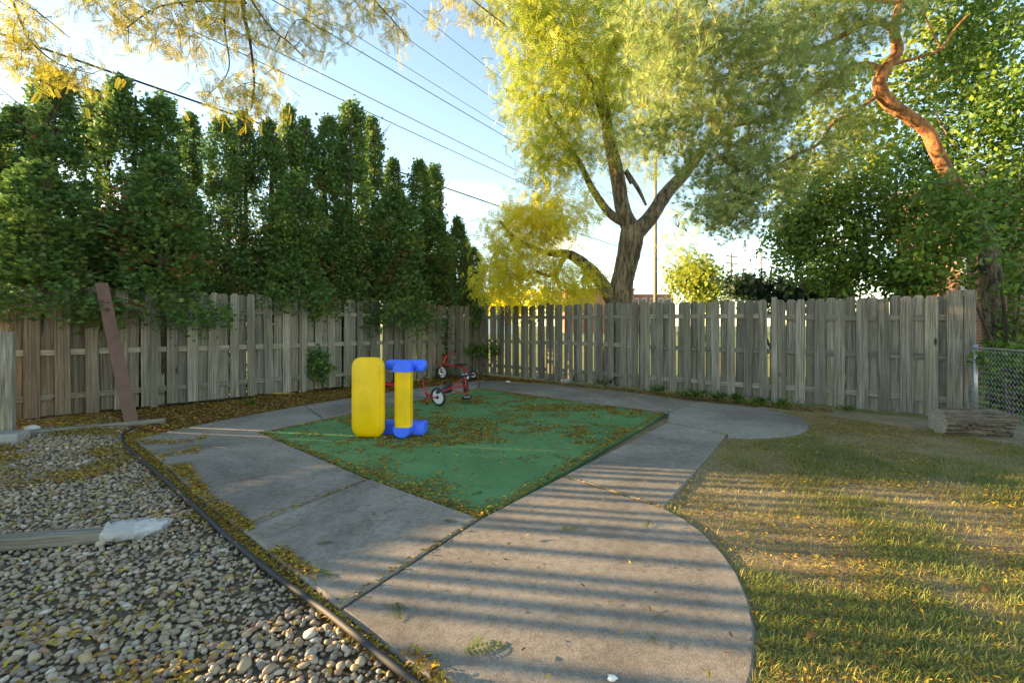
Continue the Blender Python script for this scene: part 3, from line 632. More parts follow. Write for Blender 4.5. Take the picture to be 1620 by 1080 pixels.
class Grow:
    """limbs given as paths; attractor points are then reached by thin curved twigs"""
    def __init__(s): s.mb = MB(); s.P = []; s.R = []
    def limb(s, path, n=9, k=5, jit=.05):
        if path[0][1] > .12: n, k = 26, 12
        q = smooth_path([tuple(p[0]) + (p[1],) for p in path], k); s.mb.tube([x[:3] for x in q], [max(.004, x[3]) for x in q], n, True, jit if n > 8 else 0)
        for a_, b_ in zip(q[:-1], q[1:]):
            for u in (0, .5): s.P.append(a_[:3]*(1-u)+b_[:3]*u); s.R.append(a_[3])
    def reach(s, pts, rmax=.03, droop=.0, n=4, skip_thick=9, wig=.07):
        pts = np.asarray(pts); d0 = np.min(np.linalg.norm(pts[:, None]-np.array(s.P)[None], axis=2), axis=1); ends = []
        for i in np.argsort(d0):
            P = np.array(s.P); d = np.linalg.norm(P-pts[i], axis=1); j = int(np.argmin(d)); a_ = P[j]; b_ = pts[i]; Ln = d[j]
            r0 = min(s.R[j]*.7, rmax, .006+.012*Ln); m = max(3, int(Ln/.22)+2)
            ch = [a_ + (b_-a_)*t + rng.normal(0, wig*Ln*.35, 3)*(t*(1-t)*2) + np.array([0, 0, droop*Ln*math.sin(math.pi*t)]) for t in np.linspace(0, 1, m)]
            s.mb.tube(ch, list(np.linspace(r0, max(.0035, r0*.35), m)), n, False)
            for t, c in zip(np.linspace(0, 1, m)[1:], ch[1:]): s.P.append(c); s.R.append(max(.004, r0*(1-.6*t)))
            ends.append((ch[-2], ch[-1]))
        return ends
def ell(spec, n):
    """spec: (px, py, depth, half w px, half h px, half depth m); points spread through the ellipsoid, denser outside"""
    x, y, d, wx, wy, wd = spec; u = rdir(n) * (rng.random((n, 1)) ** .4)
    dd = d + u[:, 1]*wd; X = (x-810)/F*d + u[:, 0]*wx/F*d; Z = CAM_H + (HOR-y)/F*d + u[:, 2]*wy/F*d
    return np.stack([X, dd, Z], 1)
def foliage(name, parent, centers, per, spread, size, tmpl, mat, droop=.3, flat=.0, tone=None):
    centers = np.asarray(centers); n = len(centers)*per; c = np.repeat(centers, per, 0) + rng.normal(0, spread, (n, 3)); d = rdir(n); d[:, 2] -= droop; nn_ = rdir(n); nn_[:, 2] += .8
    crnd = np.repeat(rng.random(len(centers)), per); r = np.clip(.55*crnd + .45*rng.random(n) + 0, 0, 1)
    return link(name, scatter(name, c, d, nn_, size*rng.uniform(.65, 1.25, n), tmpl[0], tmpl[1], mat, r, tone), None, parent)

# ------------------------------------------------------------ arborvitae row
def arbor_mesh(seed, bare, R=.62, H=4.4, nclump=330, per=36):
    """column crown, base z=0, height H, radius R; bare = share of height whose crown is thin"""
    g = np.random.default_rng(seed); P = []; D = []; T = []
    tones = []
    for i in range(nclump):
        t = g.random()**1.15
        dens = 1.0 if t > .62 else (1-bare*.75*math.exp(-((t-.45)/.16)**2))
        if g.random() > dens: continue
        prof = (1-t)**.6 * (1 - .25*math.exp(-((t-.48)/.14)**2)*bare) * (.78 + .22*math.sin(t*9+seed)); prof = min(1.0, prof*1.15)
        a_ = g.uniform(0, 6.28); rr = R*prof*g.uniform(.55, 1.06)*(1+.16*math.sin(3*a_+seed+4*t)); c = np.array([rr*math.cos(a_), rr*math.sin(a_), t*H])
        outw = np.array([math.cos(a_), math.sin(a_), .55]); k = int(per*g.uniform(.7, 1.3)); sp_ = .095*(.5+.7*prof)
        P.append(c + g.normal(0, 1, (k, 3))*np.array([sp_, sp_, sp_*1.25])); D.append(outw + g.normal(0, .55, (k, 3)) + np.array([0, 0, .35])); T.append(np.full(k, 1.0 if g.random() < .09 and t < .7 else 0.0)*g.uniform(.2, 1, k)); tones.append(np.full(k, g.random()))
    P = np.concatenate(P); D = np.concatenate(D); T = np.concatenate(T); cr_ = np.concatenate(tones); n = len(P)
    Nn = np.cross(unit(D), g.normal(0, 1, (n, 3))) ; r = np.clip(.5*cr_+.42*g.random(n)+.03, 0, .93)
    me = scatter('crown', P, D, Nn, .085*g.uniform(.6, 1.25, n), FROND[0], FROND[1], M['arbor'], r, T); return me
AV = [arbor_mesh(11, .65, .70), arbor_mesh(12, .5, .70), arbor_mesh(13, .9, .68), arbor_mesh(14, .15, .72, 3.2, 330, 38), arbor_mesh(15, .1, .72, 3.2, 330, 38)]
def stems_mesh(seed):
    g = random.Random(seed); mb = MB()
    for k in range(2 + seed % 2):
        a_ = g.uniform(0, 6.28); q = [(.12*math.cos(a_)*t*2 + g.gauss(0, .02), .12*math.sin(a_)*t*2 + g.gauss(0, .02), -1.9 + 5.9*t) for t in np.linspace(0, 1, 7)]
        mb.tube(q, list(np.linspace(.065, .018, 7)), 7)
        for b in range(9):
            t = g.uniform(.35, .95); z = -1.9+5.9*t; an = g.uniform(0, 6.28); o_ = (.24*t*math.cos(a_), .24*t*math.sin(a_)); mb.tube([(o_[0], o_[1], z), (o_[0]+.2*math.cos(an), o_[1]+.2*math.sin(an), z+.12), (o_[0]+.42*math.cos(an), o_[1]+.42*math.sin(an), z+.35)], [.014, .009, .005], 4, False)
    me = bpy.data.meshes.new('stems'); me.from_pydata(mb.v, [], mb.f); me.update(); me.materials.append(M['bark_dark']); return me
SV = [stems_mesh(k) for k in (2, 3, 5)]
def fence_depth(x):   # depth of the left fence line seen at pixel column x
    k = (x-810)/F; t = (k*LF0.y - LF0.x) / (dl.x - k*dl.y); return LF0.y + dl.y*t
arb = [ # px centre, px top, half width px, variant, extra depth, crown bottom px, label
 (-40, 150, 62, 1, 1.0, 470, 'arborvitae cut off by the left picture edge'),
 (30, 170, 50, 0, 1.5, 470, 'arborvitae second from the left edge, behind the tallest left one'),
 (87, 113, 60, 0, .9, 470, 'tallest arborvitae of the left group, above the brown plank'),
 (60, 262, 84, 3, .12, 505, 'low dense arborvitae spilling over the fence at far left'),
 (192, 130, 48, 2, 1.1, 470, 'tall thin-middled arborvitae right of the tallest left one'),
 (150, 150, 34, 2, 1.6, 470, 'slim arborvitae stems glimpsed between two tall left crowns'),
 (255, 153, 50, 0, 1.0, 470, 'tall dark rounded arborvitae above the leaning plank and its right'),
 (255, 254, 74, 4, .12, 512, 'broad low arborvitae in front, drooping over fence right of plank'),
 (302, 186, 30, 1, 1.7, 470, 'narrow arborvitae tip behind the gap right of the dark rounded one'),
 (352, 192, 40, 1, .8, 480, 'arborvitae with a bright sunlit yellow-green left flank'),
 (383, 180, 36, 0, 1.5, 470, 'arborvitae whose tip meets the thick black cable'),
 (425, 196, 34, 2, 1.2, 470, 'thin arborvitae with open bare stems left of the twin tips'),
 (457, 175, 30, 2, 1.5, 470, 'left one of the twin pointed arborvitae tips'),
 (482, 194, 30, 2, 1.2, 470, 'right one of the twin pointed arborvitae tips'),
 (466, 278, 54, 3, .25, 495, 'short dome-topped arborvitae in front of the twin tips'),
 (520, 192, 36, 1, 1.0, 475, 'arborvitae sunlit on its left, left of the highest middle spire'),
 (556, 163, 42, 0, .9, 475, 'highest spire of the middle arborvitae group'),
 (588, 192, 32, 1, 1.4, 475, 'arborvitae shoulder just right of the highest middle spire'),
 (545, 330, 40, 4, .5, 490, 'low bushy arborvitae at the foot of the middle spires'),
 (622, 256, 28, 1, 1.5, 475, 'small pointed arborvitae between middle spire and right pair'),
 (625, 302, 54, 3, .1, 515, 'dense cone arborvitae in front, hanging over the fence above the easel'),
 (664, 259, 30, 1, 1.0, 475, 'left tip of the right-hand arborvitae pair'),
 (686, 262, 30, 0, 1.3, 475, 'right tip of the right-hand arborvitae pair'),
 (688, 345, 40, 4, .5, 485, 'low arborvitae below the right-hand pair'),
 (724, 346, 27, 4, .9, 485, 'small cone arborvitae next to last at the fence corner'),
 (748, 392, 22, 3, .9, 485, 'smallest arborvitae at the right end of the row by the corner')]
for i, (x, yt, hw, v, ed, yb, lab) in enumerate(arb):
    d = (fence_depth(x) if x > -10 else fence_depth(-10)) + ed; zt = at(x, yt, d).z; zb = at(x, yb, d).z; Hn, Rn = (4.4, .62) if v < 3 else (3.2, .72)
    X = (x-810)/F*d; r = empty('arborvitae', (X, d, 0), random.uniform(0, 6.28)); tag(r, lab, 'tree', 'arborvitae row behind the left fence')
    c = link('crown', AV[v], None, r); s = hw/F*d/Rn*1.12; c.location = (0, 0, zb); c.scale = (s, s, (zt-zb)/Hn)
    if .4 < ed < 1.3: c2 = link('lower_crown', AV[3 + i % 2], None, r); c2.scale = (s*.8, s*.8, (zb+.5)/3.2 if i % 2 else (zb+.3)/3.2); c2.location = (0, 0, .02)
    st = link('trunk', SV[i % 3], None, r); st.location = (0, 0, 1.75); kz = (zt-.35)/5.75; st.location = (0, 0, 1.9*kz); st.scale = (s, s, kz)
# sprigs growing through the left fence
def bush(name, label, cat, spec, n, per, size, tmpl, mat, base, group=None, stems=True, spread=.07, droop=.2, flatseed=0):
    r = empty(name, base); tag(r, label, cat, group); pts = ell(spec, n) - np.array(base)
    foliage('foliage', r, pts, per, spread, size, tmpl, mat, droop, tone=np.zeros(n*per))
    if stems:
        g = Grow(); c = pts.mean(0); g.limb([((0, 0, .0), .02), (tuple(c*.5), .015), (tuple(c), .008)], 5, 3); g.reach(pts[::max(1, n//30)], .01); g.mb.build('stem', M['bark_dark'], r)
    return r
d = fence_depth(505) - .18
bush('evergreen_sprig', 'small evergreen sprig pushing through the left fence near the loose pickets', 'shrub', (505, 576, d, 24, 28, .10), 60, 14, .075, FROND, M['arbor'], tuple(gnd(512, 618)), spread=.04)
bush('corner_vine', 'leafy green vine on the fence by the far corner', 'vine', (765, 553, 12.3, 34, 10, .12), 40, 7, .10, LEAF, M['weed'], tuple(gnd(770, 598)), spread=.06)
bush('dark_corner_sprig', 'dark evergreen sprig hanging over the fence corner', 'shrub', (752, 500, 12.75, 14, 24, .12), 40, 12, .10, FROND, M['arbor'], tuple(gnd(752, 596)), spread=.05)

# ------------------------------------------------------------ honey locust behind the right fence
LD = 11.6
def pl(pts, d=LD): return [(at(p[0], p[1], d + (p[3] if len(p) > 3 else 0)), p[2]/F*d*.43/(1+((p[0]-810)/F)**2)) for p in pts]
ht = empty('honey_locust', at(978, 615, LD) * 1.0); ht.location.z = 0; tag(ht, 'large honey locust with forked trunk and yellow-green crown behind the back fence', 'tree')
G = Grow()
G.limb(pl([(972, 640, 60), (976, 560, 52), (980, 480, 46), (988, 430, 42), (998, 385, 46), (1000, 360, 44)]), 14)
G.limb(pl([(1000, 365, 36), (985, 330, 29), (975, 270, 27), (962, 210, 22), (955, 150, 20), (968, 80, 18), (985, 10, 15), (980, -80, 10, -.5), (960, -180, 6, -.8)]), 10)
G.limb(pl([(985, 350, 20), (962, 335, 16), (938, 300, 13), (915, 255, 10, -.3), (880, 200, 8, -.6), (845, 150, 6, -.9)]), 8)
G.limb(pl([(1002, 372, 36), (1028, 345, 30), (1055, 305, 27), (1085, 272, 24), (1120, 225, 18, .3), (1150, 160, 14, .5), (1170, 80, 9, .7)]), 10)
G.limb(pl([(955, 190, 12), (925, 110, 9, -.6), (880, 50, 7, -1), (830, 20, 5, -1.4)]), 7)
G.limb(pl([(1000, 290, 10), (990, 270, 9), (1010, 300, 8), (1022, 325, 5)]), 6)
G.limb(pl([(972, 478, 30), (950, 445, 24), (925, 418, 21), (898, 402, 17), (865, 400, 10, -.4), (820, 380, 7, -.7), (790, 350, 5, -.8)]), 9)
G.limb(pl([(895, 402, 11), (875, 435, 8, -.3), (845, 430, 6, -.5), (815, 440, 4, -.6)]), 6)
G.limb(pl([(968, 75, 10), (1000, 30, 8, .4), (1030, -30, 6, .6)]), 6)
up = [(900, 60, LD-.8, 115, 90, 1.6), (860, 130, LD-.9, 80, 80, 1.3), (920, 200, LD-.2, 95, 80, 1.5), (960, 100, LD, 90, 120, 1.8), (870, 245, LD-.5, 60, 50, 1.0), (990, 40, LD+.5, 90, 90, 1.6), (840, 10, LD-1.2, 80, 60, 1.2), (1040, 150, LD+1, 60, 100, 1.2), (940, -90, LD-.5, 190, 90, 2.2), (1080, 380, LD+1.2, 35, 60, .6), (1010, 240, LD+.8, 50, 50, .8)]
ptsU = np.concatenate([ell(s, k) for s, k in zip(up, (140, 110, 130, 150, 62, 110, 85, 50, 90, 22, 34))])
ptsL = np.concatenate([ell(s, k) for s, k in zip([(826, 380, LD-.6, 66, 78, .9), (800, 430, LD-.5, 48, 40, .8), (880, 340, LD-.3, 60, 45, .8), (890, 440, LD-.2, 50, 35, .6), (930, 450, LD, 30, 25, .5)], (110, 62, 62, 44, 14))])
for pts in (ptsU, ptsL): G.reach(pts, .03, -.04, 4)
o0 = ht.location
bk = G.mb.build('trunk', M['bark'], ht, True); bk.location = -o0
c = foliage('crown', ht, ptsU, 13, .17, .22, PIN4, M['locust'], .8); c.location = -o0
c = foliage('crown', ht, ptsL, 16, .18, .22, PIN4, M['locust_yellow'], .8); c.location = -o0

# ------------------------------------------------------------ overhanging locust branches from a tree left of and behind the camera
OD = 4.6; oh = empty('overhanging_locust', (-4.6, -2.2, 0)); tag(oh, 'honey locust whose thin yellow-leaved branches hang into the top left', 'tree')
G = Grow(); o0 = oh.location
G.limb([((-4.6, -2.2, -.1), .24), ((-4.5, -2.0, 2.5), .20), ((-4.2, -1.6, 4.6), .17), ((-3.7, -.4, 6.2), .12), ((-3.2, 1.6, 6.5), .08), ((-2.8, 3.4, 6.0), .045)], 10)
G.limb([((-4.0, -1.0, 5.4), .09), ((-4.6, 1.0, 5.7), .06), ((-5.0, 3.0, 5.3), .03)], 8)
def op(pts, d=OD): return [(at(p[0], p[1], d), p[2]) for p in pts]
G.limb([((-2.8, 3.4, 6.0), .045)] + op([(395, -90, .030), (384, 0, .022), (396, 70, .014), (402, 130, .010), (398, 172, .005)]), 6)
G.limb(op([(390, 5, .014), (320, 2, .011), (250, 12, .009), (200, 45, .006)]), 5)
G.limb(op([(384, -20, .014), (425, 40, .009), (460, 70, .006), (480, 90, .004)]), 5)
G.limb(op([(360, -40, .014), (355, 40, .009), (362, 110, .006), (330, 150, .004)]), 5)
G.limb([((-5.0, 3.0, 5.3), .028)] + op([(-40, -60, .02), (15, -5, .014), (45, 60, .009), (90, 100, .006), (150, 118, .004)]), 6)
G.limb(op([(15, -5, .010), (60, 20, .007), (110, 60, .004)]), 5)
G.limb([((-2.8, 3.4, 6.0), .03)] + op([(480, -80, .02), (560, -30, .013), (610, 20, .008), (645, 60, .004)]), 5)
G.limb([((-2.8, 3.4, 6.0), .03)] + op([(600, -110, .02), (700, -40, .015), (760, 10, .010), (800, 40, .006)], 6), 5)
sp1 = [(240, 40, OD, 90, 38, .5), (400, 55, OD, 95, 55, .5), (375, 150, OD, 55, 30, .3), (180, 10, OD, 70, 25, .5), (500, 30, OD, 60, 40, .4), (600, 20, OD, 55, 32, .4), (45, 50, OD, 65, 60, .5), (100, 105, OD, 55, 22, .3), (10, 90, OD, 25, 50, .3), (330, -40, OD, 220, 50, .7), (740, 20, 6, 60, 35, .4), (420, 150, OD, 45, 35, .3), (300, 15, OD, 80, 25, .4)]
pts = np.concatenate([ell(s, k) for s, k in zip(sp1, (22, 34, 16, 16, 16, 16, 24, 14, 8, 30, 22, 10, 18))])
G.reach(pts, .014, -.03, 4, wig=.16); b_ = G.mb.build('branches', M['bark_dark'], oh, True); b_.location = -o0
c = foliage('leaves', oh, pts, 12, .085, .125, PIN7, M['locust_dull'], 1.0); c.location = -o0

# ------------------------------------------------------------ pine at the right, with twisted orange trunk
PD = 7.7; pt = empty('scots_pine', at(1578, 650, PD)); pt.location.z = 0; tag(pt, 'leaning pine with twisted orange upper trunk and grey-green needles', 'tree'); o0 = pt.location
G = Grow()
G.limb(pl([(1584, 690, 80), (1578, 600, 74), (1572, 500, 66), (1566, 420, 60), (1556, 360, 52), (1530, 315, 46), (1500, 275, 42), (1484, 245, 40), (1468, 210, 39), (1440, 186, 37), (1408, 165, 37), (1391, 135, 35), (1402, 108, 32), (1420, 82, 30), (1414, 45, 26), (1424, 5, 21), (1440, -60, 15, -.3), (1420, -140, 9, -.5)], PD))
G.limb(pl([(1416, 48, 20), (1385, 34, 19), (1350, 46, 16), (1305, 72, 13, -.2), (1250, 85, 9, -.4), (1190, 110, 6, -.6), (1130, 130, 4, -.8)], PD), 9)
G.limb(pl([(1398, 112, 20), (1365, 102, 16), (1325, 122, 12, -.2), (1270, 160, 8, -.4), (1200, 190, 6, -.6), (1120, 210, 4, -.7)], PD), 8)
G.limb(pl([(1392, 150, 12), (1350, 178, 10), (1318, 195, 9, -.2), (1295, 228, 7, -.3), (1250, 250, 5, -.5), (1190, 290, 4, -.5), (1160, 350, 3, -.5)], PD), 7)
G.limb(pl([(1412, 102, 12), (1450, 92, 10), (1488, 78, 9), (1508, 50, 8), (1530, 25, 6)], PD), 7)
G.limb(pl([(1424, 5, 12), (1350, 0, 11), (1290, 8, 9, -.2), (1230, 40, 7, -.5), (1150, 50, 5, -.8), (1060, 60, 4, -1)], PD), 7)
G.limb(pl([(1488, 75, 6), (1470, 40, 5), (1455, 5, 4)], PD), 5)
ps = [(1120, 60, PD-.8, 95, 65, .9), (1060, 110, PD-.9, 60, 80, .7), (1180, 120, PD-.6, 100, 70, .9), (1110, 190, PD-.7, 80, 60, .7), (1200, 210, PD-.5, 80, 55, .7), (1240, 60, PD-.4, 75, 60, .8), (1150, 270, PD-.5, 75, 45, .5), (1210, 300, PD-.4, 55, 45, .4), (1170, 345, PD-.5, 42, 40, .3), (1290, 120, PD-.3, 45, 40, .5), (1300, 10, PD-.2, 90, 35, .7), (1420, -40, PD, 130, 40, .8), (1260, 260, PD-.3, 35, 40, .4), (1040, 180, PD-.9, 30, 60, .4), (1330, 150, PD-.2, 40, 60, .4), (1350, 60, PD-.3, 50, 30, .4), (1010, 40, PD-.9, 35, 50, .4), (1330, 240, PD-.2, 60, 50, .5), (1400, 20, PD-.5, 90, 30, .5), (1120, 320, PD-.6, 70, 35, .4)]
pts = np.concatenate([ell(s, k) for s, k in zip(ps, (85, 60, 100, 65, 65, 60, 60, 40, 26, 26, 40, 50, 16, 20, 22, 20, 16, 26, 30, 26))])
G.reach(pts, .018, .03, 4, wig=.12); bk = G.mb.build('trunk', M['bark_pine'], pt, True); bk.location = -o0
n = len(pts)*9; cc = np.repeat(pts, 9, 0) + rng.normal(0, .12, (n, 3)); dd = rdir(n) + np.array([-.35, -.2, .35])
r = np.clip(.5*np.repeat(rng.random(len(pts)), 9)+.5*rng.random(n), 0, 1)
c = link('needles', scatter('needles', cc, dd, rdir(n), .16*rng.uniform(.7, 1.2, n), TUFT[0], TUFT[1], M['pine'], r), None, pt); c.location = -o0

# ------------------------------------------------------------ broadleaf trees and shrubs at the right
BD = 8.6; mt = empty('broadleaf_tree', at(1610, 640, BD)); mt.location.z = 0; tag(mt, 'leafy dark green tree with grey trunk at the top right behind the pine', 'tree'); o0 = mt.location; G = Grow()
G.limb(pl([(1620, 680, 50), (1612, 560, 44), (1600, 440, 40), (1580, 330, 34), (1578, 270, 30), (1592, 215, 24), (1612, 170, 20), (1640, 80, 14), (1650, -40, 8)], BD), 10)
G.limb(pl([(1590, 380, 18), (1560, 400, 15), (1510, 385, 12), (1450, 360, 8, .3), (1390, 340, 5, .5)], BD), 7)
G.limb(pl([(1580, 270, 16), (1550, 265, 12), (1510, 230, 8), (1480, 180, 5)], BD), 6)
bs = [(1580, 60, BD, 75, 80, .9), (1600, 160, BD-.3, 60, 70, .8), (1540, 200, BD, 60, 60, .7), (1560, 300, BD-.4, 70, 55, .6), (1480, 350, BD+.2, 80, 60, .8), (1410, 330, BD+.4, 80, 50, .8), (1350, 300, BD+.6, 70, 50, .7), (1600, 380, BD-.5, 40, 50, .5), (1500, 120, BD+.4, 50, 60, .6), (1640, 260, BD-.3, 40, 90, .6), (1530, -40, BD, 120, 60, .9), (1460, 250, BD+.6, 60, 50, .6), (1560, 440, BD-.6, 40, 30, .3), (1545, 350, 6.95, 55, 50, .25), (1500, 315, 7.1, 32, 30, .2), (1470, 400, 7.4, 50, 50, .3)]
pts = np.concatenate([ell(s, k) for s, k in zip(bs, (70, 55, 48, 55, 62, 58, 46, 34, 44, 46, 60, 60, 14, 26, 14, 26))]); G.reach(pts, .02, 0, 4)
bk = G.mb.build('trunk', M['bark'], mt, True); bk.location = -o0; c = foliage('crown', mt, pts, 30, .17, .10, LEAF, M['broad'], .5); c.location = -o0
HB = 9.2
def shrub(name, label, specs, counts, per, size, mat, basepx, d, spread=.14, tmpl=LEAF, cat='shrub'):
    r = empty(name, ((basepx-810)/F*d, d, 0)); tag(r, label, cat); o_ = r.location; G = Grow()
    for k in range(4): G.limb([(Vector((o_.x+k*.08, d, 0)), .04), (Vector((o_.x+(k-1.5)*.3, d, 1.2)), .03), (Vector((o_.x+(k-1.5)*.6, d, 2.2)), .015)], 6, 3)
    pts = np.concatenate([ell(s, k) for s, k in zip(specs, counts)]); G.reach(pts, .015, 0, 4); b_ = G.mb.build('stem', M['bark_dark'], r); b_.location = -o_
    c = foliage('foliage', r, pts, per, spread, size, tmpl, mat, .4); c.location = -o_; return r
shrub('tall_shrub', 'big leafy shrub above the back right fence, left of the brick house', [(1300, 400, HB, 75, 75, .8), (1370, 420, HB, 70, 60, .8), (1290, 340, HB+.3, 60, 40, .6), (1440, 440, HB-.3, 60, 35, .5), (1250, 390, HB+.3, 40, 50, .5)], (100, 100, 60, 70, 44), 30, .098, M['broad'], 1340, HB)
shrub('hackberry_tree', 'yellow-green tree filling the gap behind the pine branches', [(1320, 190, 13, 70, 100, 1.2), (1400, 230, 13, 60, 70, 1), (1460, 90, 13, 60, 90, 1), (1290, 290, 13, 70, 50, 1), (1540, 60, 13, 60, 70, 1)], (50, 44, 40, 44, 34), 22, .19, M['far_green'], 1400, 13, .22, cat='tree')
shrub('dark_yew', 'low dark evergreen shrub just above the fence by the far poles', [(1235, 460, 12.5, 60, 22, .7), (1180, 455, 13, 28, 18, .5), (1300, 465, 11.5, 50, 18, .5)], (60, 22, 34), 26, .16, M['yew'], 1235, 12.4, .13, FROND)
shrub('shade_shrub', 'dark leafy shrub behind the chain link fence at right edge', [(1600, 600, 7.3, 55, 60, .4), (1640, 540, 7.2, 50, 60, .4)], (50, 40), 20, .10, M['broad'], 1610, 7.3)
bush('link_vine', 'leafy vine spilling over the chain link fence top', 'vine', (1590, 565, 6.15, 52, 22, .12), 34, 7, .095, LEAF, M['weed'], tuple(gnd(1600, 690)), spread=.06)
bush('trunk_vine', 'vine climbing the grey lower pine trunk', 'vine', (1612, 450, 7.2, 26, 50, .12), 30, 7, .10, LEAF, M['broad'], tuple(gnd(1600, 660)), spread=.08)
bush('undergrowth', 'green undergrowth showing through the fence gap beside the brown plank', 'shrub', (196, 590, fence_depth(196)+.45, 60, 75, .2), 130, 9, .13, LEAF, M['weed'], tuple(gnd(196, 655) + Vector((-.3, .5, 0))), spread=.09)
# weeds along the back right fence
wd = [(968, 612, 20), (1040, 622, 12), (1080, 628, 9), (1100, 632, 14), (1135, 634, 12), (1165, 638, 14), (1200, 642, 12), (1236, 647, 12), (1340, 652, 8), (905, 605, 10), (880, 600, 12), (395, 640, 7)]
wl = ['tallest leafy weed clump against the back fence', 'weed tuft right of the tallest clump on the back fence', 'small weed left of the concrete lobe along the fence', 'weed clump behind the narrow end of the concrete lobe', 'weed clump behind the middle of the lobe, left one', 'weed clump behind the middle of the lobe, right one', 'weed clump behind the rounded lobe end', 'rightmost weed of the row behind the lobe', 'lone small weed at the fence right of the lobe', 'small weed left of the tallest clump', 'weed by the odd board near the fence corner', 'small grass tuft at the foot of the left fence']
WEED = ([(0, 0, 0), (.4, .16, .16), (.8, .12, .12), (1, 0, 0), (.8, -.12, .12), (.4, -.16, .16)], [(0, 1, 5), (1, 2, 4, 5), (2, 3, 4)])
for (x, y, s), lab in zip(wd, wl):
    p = gnd(x, y); r = empty('weed', p); tag(r, lab, 'weed', 'weeds along the fence'); n = 46; a_ = rng.uniform(0, 6.28, n); k = s/14*.9
    P_ = np.stack([rng.normal(0, .10*k, n), rng.normal(0, .05, n), rng.uniform(0, .12*k, n)], 1); D_ = np.stack([np.cos(a_), np.sin(a_), rng.uniform(.2, 1.3, n)], 1); N_ = np.stack([-np.cos(a_)*.6, -np.sin(a_)*.6, np.ones(n)], 1)
    link('leaves', scatter('leaves', P_, D_, N_, k*.17*rng.uniform(.6, 1.2, n), WEED[0], WEED[1], M['weed']), None, r)

# ------------------------------------------------------------ lawn grass, litter
LAWN = PX([(1152, 692), (1190, 695), (1235, 692), (1268, 687), (1284, 675), (1268, 659), (1200, 644), (1300, 655), (1536, 690), (1700, 720), (2400, 900)]) + [(3.5, .9), (.85, .9)] + PX(arc[::-1])
LAWN_SHEET = PX([(1120, 690), (1150, 680), (1190, 686), (1235, 684), (1258, 678), (1270, 673), (1255, 664), (1200, 650), (1200, 641), (1300, 652), (1536, 682), (1700, 712), (2400, 880)]) + [(3.5, .7), (.6, .7)] + PX([(x - 28, y + 4) for x, y in arc[::-1]])
ZL = .034; sheet('lawn', LAWN_SHEET, ZL, M['soil'])
def sample(poly, n, y0, y1, p, x0=-9, x1=8):
    y = y0 + (y1-y0)*rng.random(n)**p; x = rng.uniform(x0, x1, n)*1.0; k = inpoly(x, y, poly) & (np.abs(x) < y*1.17+.2); return x[k], y[k]
x, y = sample(LAWN, 1150000, 1.3, 7.6, 1.75, .5, 8)
g1 = vnoise(x, y, 1.3, 3)*.6 + vnoise(x, y, 4.5, 4)*.4; bare = np.clip((y-4.6)/1.6, 0, 1)
k = rng.random(len(x)) < np.clip((g1-.25)*1.7, .12, .85)*(1-.86*bare); x, y, g1 = x[k], y[k], g1[k]
n = len(x); print('blades', n)
lie = rng.random(n) < .62; a_ = rng.uniform(0, 6.28, n); up_ = np.where(lie, rng.uniform(.03, .3, n), rng.uniform(.6, 2.2, n)); D_ = np.stack([np.cos(a_), np.sin(a_), up_], 1); N_ = np.stack([-np.cos(a_)*up_, -np.sin(a_)*up_, np.ones(n)], 1)
BLADE = ([(0, .03, 0), (0, -.03, 0), (.55, .024, .05), (.55, -.024, .05), (1, 0, -.12)], [(0, 2, 3, 1), (2, 4, 3)])
r = np.where(lie & (rng.random(n) < .7), rng.uniform(.66, 1, n), np.clip(rng.normal(.46, .2, n) + (.5-g1)*1.1, 0, .95))
o = link('lawn_grass', scatter('lawn_grass', np.stack([x, y, np.full(n, ZL)], 1), D_, N_, np.where(g1 > .55, 1.25, 1)*rng.uniform(.02, .05, n), BLADE[0], BLADE[1], M['grass'], r)); tag(o, 'patchy short grass and straw on the right', 'grass', None, 'stuff')
LFT = ([(0, 0, 0), (.25, .17, .06), (.72, .16, .10), (1, .02, .0), (.7, -.15, .07), (.28, -.18, .09)], [(0, 1, 2, 3), (0, 3, 4, 5)])
def litter(name, x, y, z, size, mat, label, r=None):
    n = len(x); a_ = rng.uniform(0, 6.28, n); D_ = np.stack([np.cos(a_), np.sin(a_), rng.normal(0, .22, n)], 1); N_ = np.stack([rng.normal(0, .35, n), rng.normal(0, .35, n), np.ones(n)], 1)
    o = link(name, scatter(name, np.stack([x, y, z + rng.uniform(.003, .014, n)], 1), D_, N_, size*rng.uniform(.5, 1.35, n), LFT[0], LFT[1], mat, r)); tag(o, label, 'leaf litter', None, 'stuff'); return o
# carpet litter: patches plus rims
x, y = sample(CARPET, 300000, 3, 11.5, 1.3, -5, 5)
pn_ = vnoise(x, y, 1.9, 8)*.55 + vnoise(x, y, 6, 9)*.45
def edged(x, y, poly):
    n = len(poly); d = np.full(len(x), 9.)
    for i in range(n):
        p, q = np.array(poly[i][:2]), np.array(poly[(i+1) % n][:2]); e = q-p; t = np.clip(((x-p[0])*e[0]+(y-p[1])*e[1])/(e@e), 0, 1); d = np.minimum(d, np.hypot(x-p[0]-t*e[0], y-p[1]-t*e[1]))
    return d
de = edged(x, y, CARPET); pr = np.clip((pn_-.45)*2.3, 0.03, .9) * np.where(y > 5.0, 1.5, .6) + .75*np.exp(-(de/.07)**2); k = rng.random(len(x)) < pr
litter('carpet_litter', x[k], y[k], ZK+.008, .034, M['litter'], 'small yellow leaflets scattered over the green carpet')
